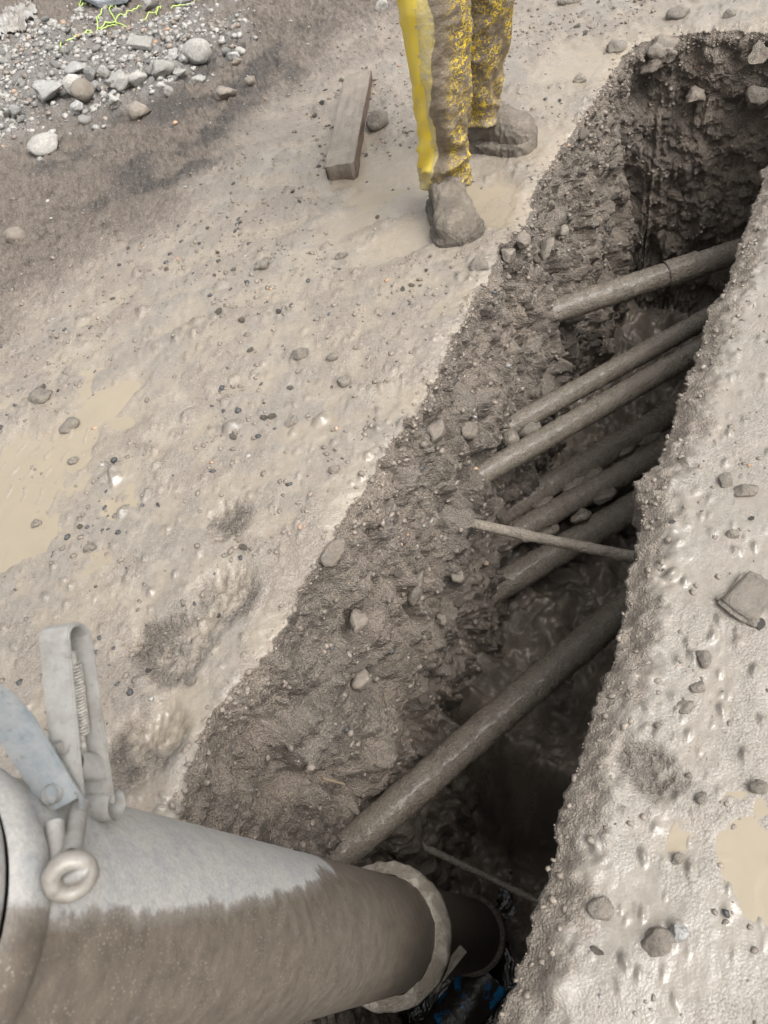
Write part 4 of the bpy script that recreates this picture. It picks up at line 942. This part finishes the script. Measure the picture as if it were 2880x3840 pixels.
def skin_body(name, joints, edges, mat, parent):
    me = bpy.data.meshes.new(name); me.from_pydata([Vector(j[:3]) - Vector(PR) for j in joints], edges, []); o = obj(name, me, parent)
    sk = o.modifiers.new('skin', 'SKIN'); me.skin_vertices or None
    lay = me.skin_vertices[0].data if len(me.skin_vertices) else None
    if lay is None:
        bpy.context.view_layer.objects.active = o
        lay = me.skin_vertices[0].data if len(me.skin_vertices) else None
    if lay is not None:
        for i, j in enumerate(joints): lay[i].radius = (j[3], j[4]); lay[i].use_root = (i == 0)
    ss = o.modifiers.new('subsurf', 'SUBSURF'); ss.levels = 2; ss.render_levels = 2; sk.use_smooth_shade = True
    me.materials.append(mat); return o
bx, by = 0.685, 2.305; fx, fy = 0.733, -0.68; rx_, ry_ = -0.68, -0.733        # facing the trench; his right side
def J(r, f_, z, a, b): return (bx + rx_ * r + fx * f_, by + ry_ * r + fy * f_, z, a, b)
t = NT('yellow_rubber_jacket'); t.set('Base Color', t.mix(t.ramp(t.noise(9, 4), [(0.5, 0.0), (0.62, 1.0)]), (0.62, 0.45, 0.02), (0.2, 0.155, 0.105))); t.set('Roughness', 0.45); M_jacket = t.m
t = NT('skin'); t.set('Base Color', (0.36, 0.22, 0.15)); t.set('Roughness', 0.55); M_skin = t.m
jk = [J(0, 0, 0.92, .16, .13), J(0, 0, 1.10, .16, .13), J(0, 0.01, 1.32, .18, .13), J(0, 0, 1.46, .10, .09), J(.19, 0, 1.40, .075, .075), J(.24, -.02, 1.14, .06, .06), J(.22, .12, .93, .045, .045), J(-.19, 0, 1.40, .075, .075), J(-.24, -.02, 1.14, .06, .06), J(-.22, .12, .93, .045, .045)]
skin_body('jacket', jk, [(0, 1), (1, 2), (2, 3), (2, 4), (4, 5), (5, 6), (2, 7), (7, 8), (8, 9)], M_jacket, person)
hd = [J(0, 0.0, 1.48, .055, .055), J(0, 0.01, 1.56, .06, .06), J(0, 0.03, 1.64, .082, .09), J(0, 0.03, 1.72, .085, .09), J(0, 0.11, 1.64, .018, .02)]
skin_body('head', hd, [(0, 1), (1, 2), (2, 3), (2, 4)], M_skin, person)
for s_ in (1, -1):
    c = J(.215 * s_, .145, .89, 0, 0)
    hj = [J(.22 * s_, .12, .92, .026, .02), J(.215 * s_, .145, .86, .036, .018)]
    for k in range(4): hj += [J((.19 + .016 * k) * s_, .16 + .004 * k, .81, .009, .009), J((.19 + .016 * k) * s_, .185, .775 + .004 * abs(k - 1.5), .008, .008)]
    hj += [J(.18 * s_, .175, .86, .010, .010), J(.17 * s_, .195, .825, .009, .009)]
    skin_body('hand', hj, [(0, 1)] + [e for k in range(4) for e in ((1, 2 + 2 * k), (2 + 2 * k, 3 + 2 * k))] + [(1, 10), (10, 11)], M_skin, person)
t = NT('hard_hat'); t.set('Base Color', (0.75, 0.74, 0.7)); t.set('Roughness', 0.35)
v, f = ICO[3]; v = v.copy(); v[:, 2] = np.where(v[:, 2] < 0, v[:, 2] * 0.12, v[:, 2]); brim = sstep(0.12, 0.0, v[:, 2]); v[:, :2] *= (1 + 0.16 * brim)[:, None]
h_ = J(0, .02, 1.735, 0, 0); obj('hard_hat', mesh_np('hard_hat', v * np.array([.125, .125, .13]) + np.array(h_[:3]) - PR, f, t.m), person)

# ------------------------------------------------------------------ string, sheet, torn plastic
t = NT('neon_string'); t.set('Base Color', (0.36, 0.48, 0.12)); t.set('Roughness', 0.5); M_string = t.m
def strand(pts, r, seed):
    g = np.array([on_ground(x * 0.5425, y * 0.5425)[:2] for x, y in pts]); dd = np.r_[0, np.cumsum(np.hypot(*np.diff(g, axis=0).T))]
    s_ = np.arange(0, dd[-1], 0.02); x = np.interp(s_, dd, g[:, 0]); y = np.interp(s_, dd, g[:, 1])
    ke = np.ones(5) / 5
    for _ in range(2):
        if len(x) > 8: x[2:-2] = np.convolve(x, ke, 'valid'); y[2:-2] = np.convolve(y, ke, 'valid')
    x = x + 0.012 * noise2(s_ * 7, s_ * 0 + seed, 180); y = y + 0.012 * noise2(s_ * 7, s_ * 0 + seed + 9, 181)
    z = ground_z(x, y) + 0.012 + 0.012 * np.abs(noise2(s_ * 6, s_ * 0 + seed, 182))
    c = np.stack([x, y, z], 1); tg = np.gradient(c, axis=0); tg /= np.linalg.norm(tg, axis=1)[:, None] + 1e-9
    n1 = np.cross(tg, [0, 0, 1.0]); n1 /= np.linalg.norm(n1, axis=1)[:, None] + 1e-9; n2 = np.cross(n1, tg); ph = np.linspace(0, 2 * np.pi, 6, endpoint=False)
    P = c[:, None] + r * (np.cos(ph)[None, :, None] * n1[:, None] + np.sin(ph)[None, :, None] * n2[:, None])
    return P.reshape(-1, 3), grid_faces(len(c), 6, True)
def string_obj(strands, label, seed):
    vs, fs, n = [], [], 0
    for k, p in enumerate(strands):
        v, f = strand(p, 0.0034, seed + k * 3); vs.append(v); fs.append(f + n); n += len(v)
    V = np.concatenate(vs); base = V[0].copy()
    tag(obj('string', mesh_np('string', V - base, np.concatenate(fs), M_string), None, tuple(base)), label, 'string')
string_obj([[(815, -60), (812, 10), (800, 90), (760, 150), (720, 250), (700, 300), (600, 350), (520, 390), (465, 415), (480, 440), (460, 478)],
            [(620, -30), (615, 30), (645, 58), (600, 80), (565, 100), (580, 125), (630, 100), (660, 60), (740, 40), (880, 15), (960, -20)],
            [(890, -10), (880, 30), (840, 100), (800, 170), (812, 205), (855, 230), (830, 255), (800, 238), (740, 262), (700, 300)],
            [(1200, 5), (1080, 60), (1000, 120), (920, 150), (860, 208), (740, 250), (690, 310), (560, 368)], [(760, 240), (860, 230), (935, 255)],
            [(640, 20), (760, 8), (840, 25), (700, 40), (660, 55)]], 'tangle of neon green string trailing from the grey sheet over the gravel', 1)
string_obj([[(975, 215), (1040, 192), (1090, 145), (1160, 95), (1130, 88), (1090, 120), (1102, 158)]], 'short loop of neon green string right of the tangle', 40)
string_obj([[(1520, 0), (1400, 45), (1280, 82), (1195, 128)]], 'straight length of neon green string farthest to the right', 60)
def slab():
    px = [(290, -30), (320, 14), (374, 37), (478, 18), (500, -8), (470, -60), (330, -70)]
    cs = [on_ground(*p, 0.05) for p in px]; c = sum(cs) / len(cs); bm = bmesh.new()
    lo = [bm.verts.new(Vector(p - c)) for p in cs]; hi = [bm.verts.new(Vector(p - c) + Vector((0, 0, 0.035))) for p in cs]; n = len(cs)
    bm.faces.new(lo); bm.faces.new(hi[::-1])
    for k in range(n): bm.faces.new((lo[k], hi[k], hi[(k + 1) % n], lo[(k + 1) % n]))
    bmesh.ops.recalc_face_normals(bm, faces=bm.faces); bmesh.ops.bevel(bm, geom=list(bm.edges), offset=0.005, segments=2, affect='EDGES')
    m = stone_material('grey_sheet', (0.25, 0.27, 0.30), (0.34, 0.36, 0.38), mud=(0.2, 0.18, 0.15), mud_amt=0.3)
    o = obj('sheet', bm_mesh('sheet', bm, m, False), None, (c[0], c[1], float(ground_z(c[:1], c[1:2])[0]) + 0.02)); o.rotation_euler = (0.06, -0.03, 0)
    tag(o, 'blue grey sheet lying under the string at the top', 'sheet')
slab()
def plastic():
    n = 60; g = np.linspace(-1, 1, n); a, b = np.meshgrid(g, g, indexing='ij'); a = a.ravel(); b = b.ravel(); c = on_ground(75, 135)
    rr = np.hypot(a, b) * (1 + 0.3 * np.arctan2(a, b) * 0)
    x = a * 0.17 + 0.03 * fbm2(a, b, 2, 3, 190); y = b * 0.34 + 0.05 * fbm2(a, b, 2, 3, 195)
    z = ground_z(c[0] + x, c[1] + y) + 0.01 + 0.035 * np.abs(fbm2(a, b, 2.4, 3, 198, 0.5)) * sstep(1.2, 0.3, rr) + 0.01
    f = grid_faces(n, n); e = rr + 0.35 * fbm2(a, b, 2.5, 3, 199); f = f[(e[f] < 0.95).all(1)]
    t = NT('torn_plastic'); t.set('Base Color', t.mix(t.ramp(t.noise(10, 4), [(0.4, 0.0), (0.6, 1.0)]), (0.33, 0.32, 0.30), (0.235, 0.21, 0.18))); t.set('Roughness', 0.3); t.set('Transmission Weight', 0.15)
    o = obj('plastic_sheet', mesh_np('plastic_sheet', np.stack([x, y, z], 1), f, t.m, True), None, (c[0], c[1], 0)); o.modifiers.new('thickness', 'SOLIDIFY').thickness = 0.002
    tag(o, 'crumpled torn white plastic at the upper left edge', 'plastic')
plastic()

# ------------------------------------------------------------------ loose stones: the larger ones singly, the rest as gravel
PROTO = {}
def proto(mat, k, sub=2):
    key = (mat.name, k, sub)
    if key not in PROTO:
        v, f = rock_arrays(500 + k, sub, (1, 0.8, 0.62), 0.2, 0.25 + 0.06 * (k % 6)); PROTO[key] = mesh_np('stone', v, f, mat)
    return PROTO[key]
def stone(pos, r, mat, label, group, k):
    o = bpy.data.objects.new('stone', proto(mat, k % 9)); o.location = tuple(pos); o.scale = (r, r * rng.uniform(.8, 1.1), r * rng.uniform(.8, 1.15))
    o.rotation_euler = (rng.uniform(-.5, .5), rng.uniform(-.5, .5), rng.uniform(0, 6.28)); link(o); tag(o, label, 'stone', group)
def pebble_mesh(name, pts, rads, cols, seed, sub=1, bury=0.35):
    rr = np.random.RandomState(seed); vs, fs, cs, n = [], [], [], 0
    protos = [rock_arrays(600 + k, sub, (1, .82, .62), .2, .3 + .05 * k) for k in range(8)]
    for p, r, c in zip(pts, rads, cols):
        v, f = protos[rr.randint(8)]; a = rr.uniform(0, 6.28); b = rr.uniform(-.5, .5); ca, sa, cb, sb = math.cos(a), math.sin(a), math.cos(b), math.sin(b)
        Rm = np.array([[ca, -sa, 0], [sa, ca, 0], [0, 0, 1]]) @ np.array([[1, 0, 0], [0, cb, -sb], [0, sb, cb]])
        vs.append((v * np.array([1, rr.uniform(.75, 1.1), rr.uniform(.75, 1.2)])) @ Rm.T * r + p); fs.append(f + n); n += len(v); cs.append(np.tile(c, (len(v), 1)))
    return mesh_np(name, np.concatenate(vs), np.concatenate(fs), M_pebble, True, {'Col': np.concatenate(cs)})
t = NT('pebble_mix'); c = t.attr('Col').outputs['Color']; t.set('Base Color', t.mix(1.0, c, t.ramp(t.noise(110, 4, 0.7), [(0.3, 0.7), (0.7, 1.25)]), 'MULTIPLY')); t.set('Roughness', 0.5); t.bump(t.noise(200, 4, 0.7), 0.002, 1.0); M_pebble = t.m
nr = np.random.RandomState(11)
def scatter(n, x0, x1, y0, y1, dens):
    out = []
    while len(out) < n:
        x = nr.uniform(x0, x1, 4000); y = nr.uniform(y0, y1, 4000); d = dens(x, y); k = nr.uniform(size=4000) < d
        out += list(zip(x[k], y[k]))
    return np.array(out[:n])
def outside(x, y, m=0.05): return inside_trench(x * A2[0] + y * A2[1], x * N2[0] + y * N2[1]) < -m
def gravel_d(x, y): return ground_fields(x, y)[6] ** 1.5 * outside(x, y)
def feet(x, y): return (np.hypot(x - 0.52, y - 2.1) > 0.2) & (np.hypot(x - 0.82, y - 2.46) > 0.2)
def mud_d(x, y): F = ground_fields(x, y); return outside(x, y, 0.06) * (1 - 0.8 * F[2]) * (1 - F[4]) * (0.25 + 0.75 * (fbm2(x, y, 3, 2, 210) > 0)) * feet(x, y)
def dirt_d(x, y): F = ground_fields(x, y); return outside(x, y) * F[4]
# singly
g = scatter(80, -2.0, 0.3, 2.9, 6.4, gravel_d); z = ground_z(g[:, 0], g[:, 1])
for k in range(len(g)): stone((g[k, 0], g[k, 1], z[k] + 0.008), rng.uniform(0.018, 0.040), (M_rock_pale, M_rock_pale, M_rock_grey)[k % 3], ('pale loose stone' if k % 3 < 2 else 'darker grey loose stone') + ' among the gravel at the upper left', 'stones in the gravel heap', k)
g = scatter(62, -1.2, 2.0, 0.4, 3.4, lambda x, y: mud_d(x, y) * (x * N2[0] + y * N2[1] < -0.7)); z = ground_z(g[:, 0], g[:, 1])
for k in range(len(g)): stone((g[k, 0], g[k, 1], z[k] + 0.002), rng.uniform(0.008, 0.016), (M_rock_mud, M_rock_dark, M_rock_mud)[k % 3], ('small dark wet stone' if k % 3 == 1 else 'small mud-coloured stone') + ' lying on the wet ground left of the trench', 'small stones on the left bank', k)
g = scatter(34, -0.2, 2.0, -0.1, 2.2, lambda x, y: mud_d(x, y) * (x * N2[0] + y * N2[1] > -0.2)); z = ground_z(g[:, 0], g[:, 1])
for k in range(len(g)): stone((g[k, 0], g[k, 1], z[k] + 0.002), rng.uniform(0.007, 0.013), (M_rock_mud, M_rock_mud, M_rock_dark)[k % 3], ('small dark wet stone' if k % 3 == 2 else 'small mud-coloured stone') + ' half sunk in the near bank right of the trench', 'small stones on the near bank', k)
wm = bpy.data.objects['trench_wall_left'].data; wv_ = np.empty(len(wm.vertices) * 3, np.float32); wm.vertices.foreach_get('co', wv_); wv_ = wv_.reshape(-1, 3)
wu_ = wv_ @ A2; wz_ = wv_[:, 2]; cand = np.where((wu_ > 0.0) & (wz_ < -0.03) & (wz_ > -1.1))[0]
pick = nr.choice(cand, 46, replace=False)
for k, i in enumerate(pick): stone(wv_[i] + N2 * 0.004, rng.uniform(0.014, 0.032), M_rock_wall, 'stone bedded in the exposed soil wall of the trench', 'stones bedded in the trench wall', k)
# the rest
mudc = np.array([0.180, 0.152, 0.122]); dkc = np.array([0.062, 0.061, 0.062]); pac = np.array([0.29, 0.276, 0.252]); brc = np.array([0.20, 0.165, 0.135]); orc = np.array([0.36, 0.24, 0.16])
def cols(n, w): 
    base = np.array([mudc, dkc, pac, brc, orc]); k = nr.choice(5, n, p=w); return base[k] * nr.uniform(0.75, 1.2, (n, 1))
def stuff(name, g, rads, w, label, seed, lift=0.0):
    z = ground_z(g[:, 0], g[:, 1]); p = np.concatenate([g, (z + lift)[:, None]], 1); p[:, 2] += rads * 0.05
    tag(obj(name, pebble_mesh(name, p, rads, cols(len(g), w), seed)), label, 'gravel', kind='stuff')
g = scatter(3000, -2.2, 0.4, 2.8, 6.8, gravel_d); stuff('gravel', g, 0.006 + 0.022 * nr.uniform(size=3000) ** 2.2, [.05, .03, .75, .15, .02], 'loose pale gravel at the upper left', 1)
g = scatter(5200, -1.6, 2.2, 0.2, 4.2, lambda x, y: mud_d(x, y) * (x * N2[0] + y * N2[1] < -0.5)); stuff('pebbles', g, 0.0026 + 0.0105 * nr.uniform(size=5200) ** 2.6, [.70, .12, .02, .14, .02], 'tiny pebbles strewn over the wet ground left of the trench', 2)
g = scatter(2200, -0.3, 2.0, -0.4, 2.2, lambda x, y: mud_d(x, y) * (x * N2[0] + y * N2[1] > -0.2)); stuff('pebbles', g, 0.0022 + 0.008 * nr.uniform(size=2200) ** 2.4, [.70, .08, .02, .18, .02], 'tiny pebbles in the mud of the near bank', 3)
g = scatter(1500, -2.2, 1.4, 1.6, 6.8, dirt_d); stuff('pebbles', g, 0.004 + 0.012 * nr.uniform(size=1500) ** 3.5, [.2, .14, .26, .36, .04], 'small stones scattered in the brown dirt beyond the wet ground', 4)
pick = nr.choice(cand, 3000, replace=False); rd = 0.0035 + 0.013 * nr.uniform(size=3000) ** 3
tag(obj('wall_pebbles', pebble_mesh('wall_pebbles', wv_[pick], rd, cols(3000, [.30, .05, .02, .61, .02]) * 0.95, 5)), 'grit and pebbles sticking out of the trench wall', 'gravel', kind='stuff')

rw = bpy.data.objects['trench_wall_right'].data; rv_ = np.empty(len(rw.vertices) * 3, np.float32); rw.vertices.foreach_get('co', rv_); rv_ = rv_.reshape(-1, 3)
def rim_pts(V, n, lo, hi):
    u = V @ A2; v = V @ N2; ins = inside_trench(u, v); k = np.where((V[:, 2] > -0.05) & (ins > lo) & (ins < hi) & (u > -0.1))[0]; return V[nr.choice(k, n, replace=False)]
pts = np.concatenate([rim_pts(wv_, 1400, -0.03, 0.04), rim_pts(rv_, 600, -0.06, 0.04)]); rd = 0.0022 + 0.010 * nr.uniform(size=2000) ** 4
soilc = np.array([0.205, 0.172, 0.138]) * nr.uniform(0.75, 1.15, (2000, 1))
tag(obj('rim_crumbs', pebble_mesh('rim_crumbs', pts, rd, soilc, 6)), 'crumbs of soil along the broken rims of the trench', 'soil crumbs', kind='stuff')
for k, (px, py, a, b, lab) in enumerate([(1560, 2190, 0.062, 0.024, 'long pale stone standing on edge in the trench wall'), (1718, 2160, 0.026, 0.024, 'round pale stone in the trench wall right of the long one'), (1660, 2325, 0.022, 0.02, 'small pale stone below the two pale ones in the trench wall'),
      (1638, 1615, 0.04, 0.034, 'brown stone high in the trench wall left of the slim pipes'), (1757, 1612, 0.03, 0.042, 'pinkish upright stone in the wall beside the slim pipes'), (1340, 2330, 0.04, 0.03, 'grey stone set in the upper trench wall'), (1250, 2070, 0.042, 0.03, 'large grey stone just under the left rim'),
      (1360, 2550, 0.035, 0.028, 'crumbly stone in the middle of the near trench wall'), (2050, 935, 0.05, 0.03, 'pale flat stone among cobbles on the far trench wall'), (1960, 900, 0.035, 0.028, 'round cobble in the far trench wall'), (1905, 960, 0.035, 0.03, 'grey cobble near the rim of the far trench wall'), (2110, 870, 0.03, 0.024, 'small cobble right in the far trench wall')]):
    r = ray(px, py); t_ = np.linspace(1.2, 3.6, 1200); pr = CAM + t_[:, None] * r; uu = pr @ A2; vv = pr @ N2
    i = int(np.argmax((vv < vL(uu) - 0.115 * pr[:, 2] * 1.0 + 0.015) & (pr[:, 2] < 0)))
    clod('rock', pr[i], (a, 0.026, b) if a > b else (a, 0.026, b), M_rock_wall, lab, 'rock', None, 450 + k, 3, 0.2, 0.5, rot=(rng.uniform(-.3, .3), -0.7 if k == 0 else rng.uniform(-.4, .4), math.atan2(A2[1], A2[0])))
t = NT('twig_wood'); t.set('Base Color', (0.23, 0.18, 0.12)); t.set('Roughness', 0.7)
q0 = on_wall(1205, 2918, -0.70); q1 = on_wall(1278, 2946, -0.69)
tag(obj('twig', tube_mesh('twig', q0, q1, 0.0035, t.m, nseg=10, step=0.004, lump=0.0012, wob=0.01), None, tuple(q0)), 'short twig lying on the trench wall above the thick pipe', 'twig')
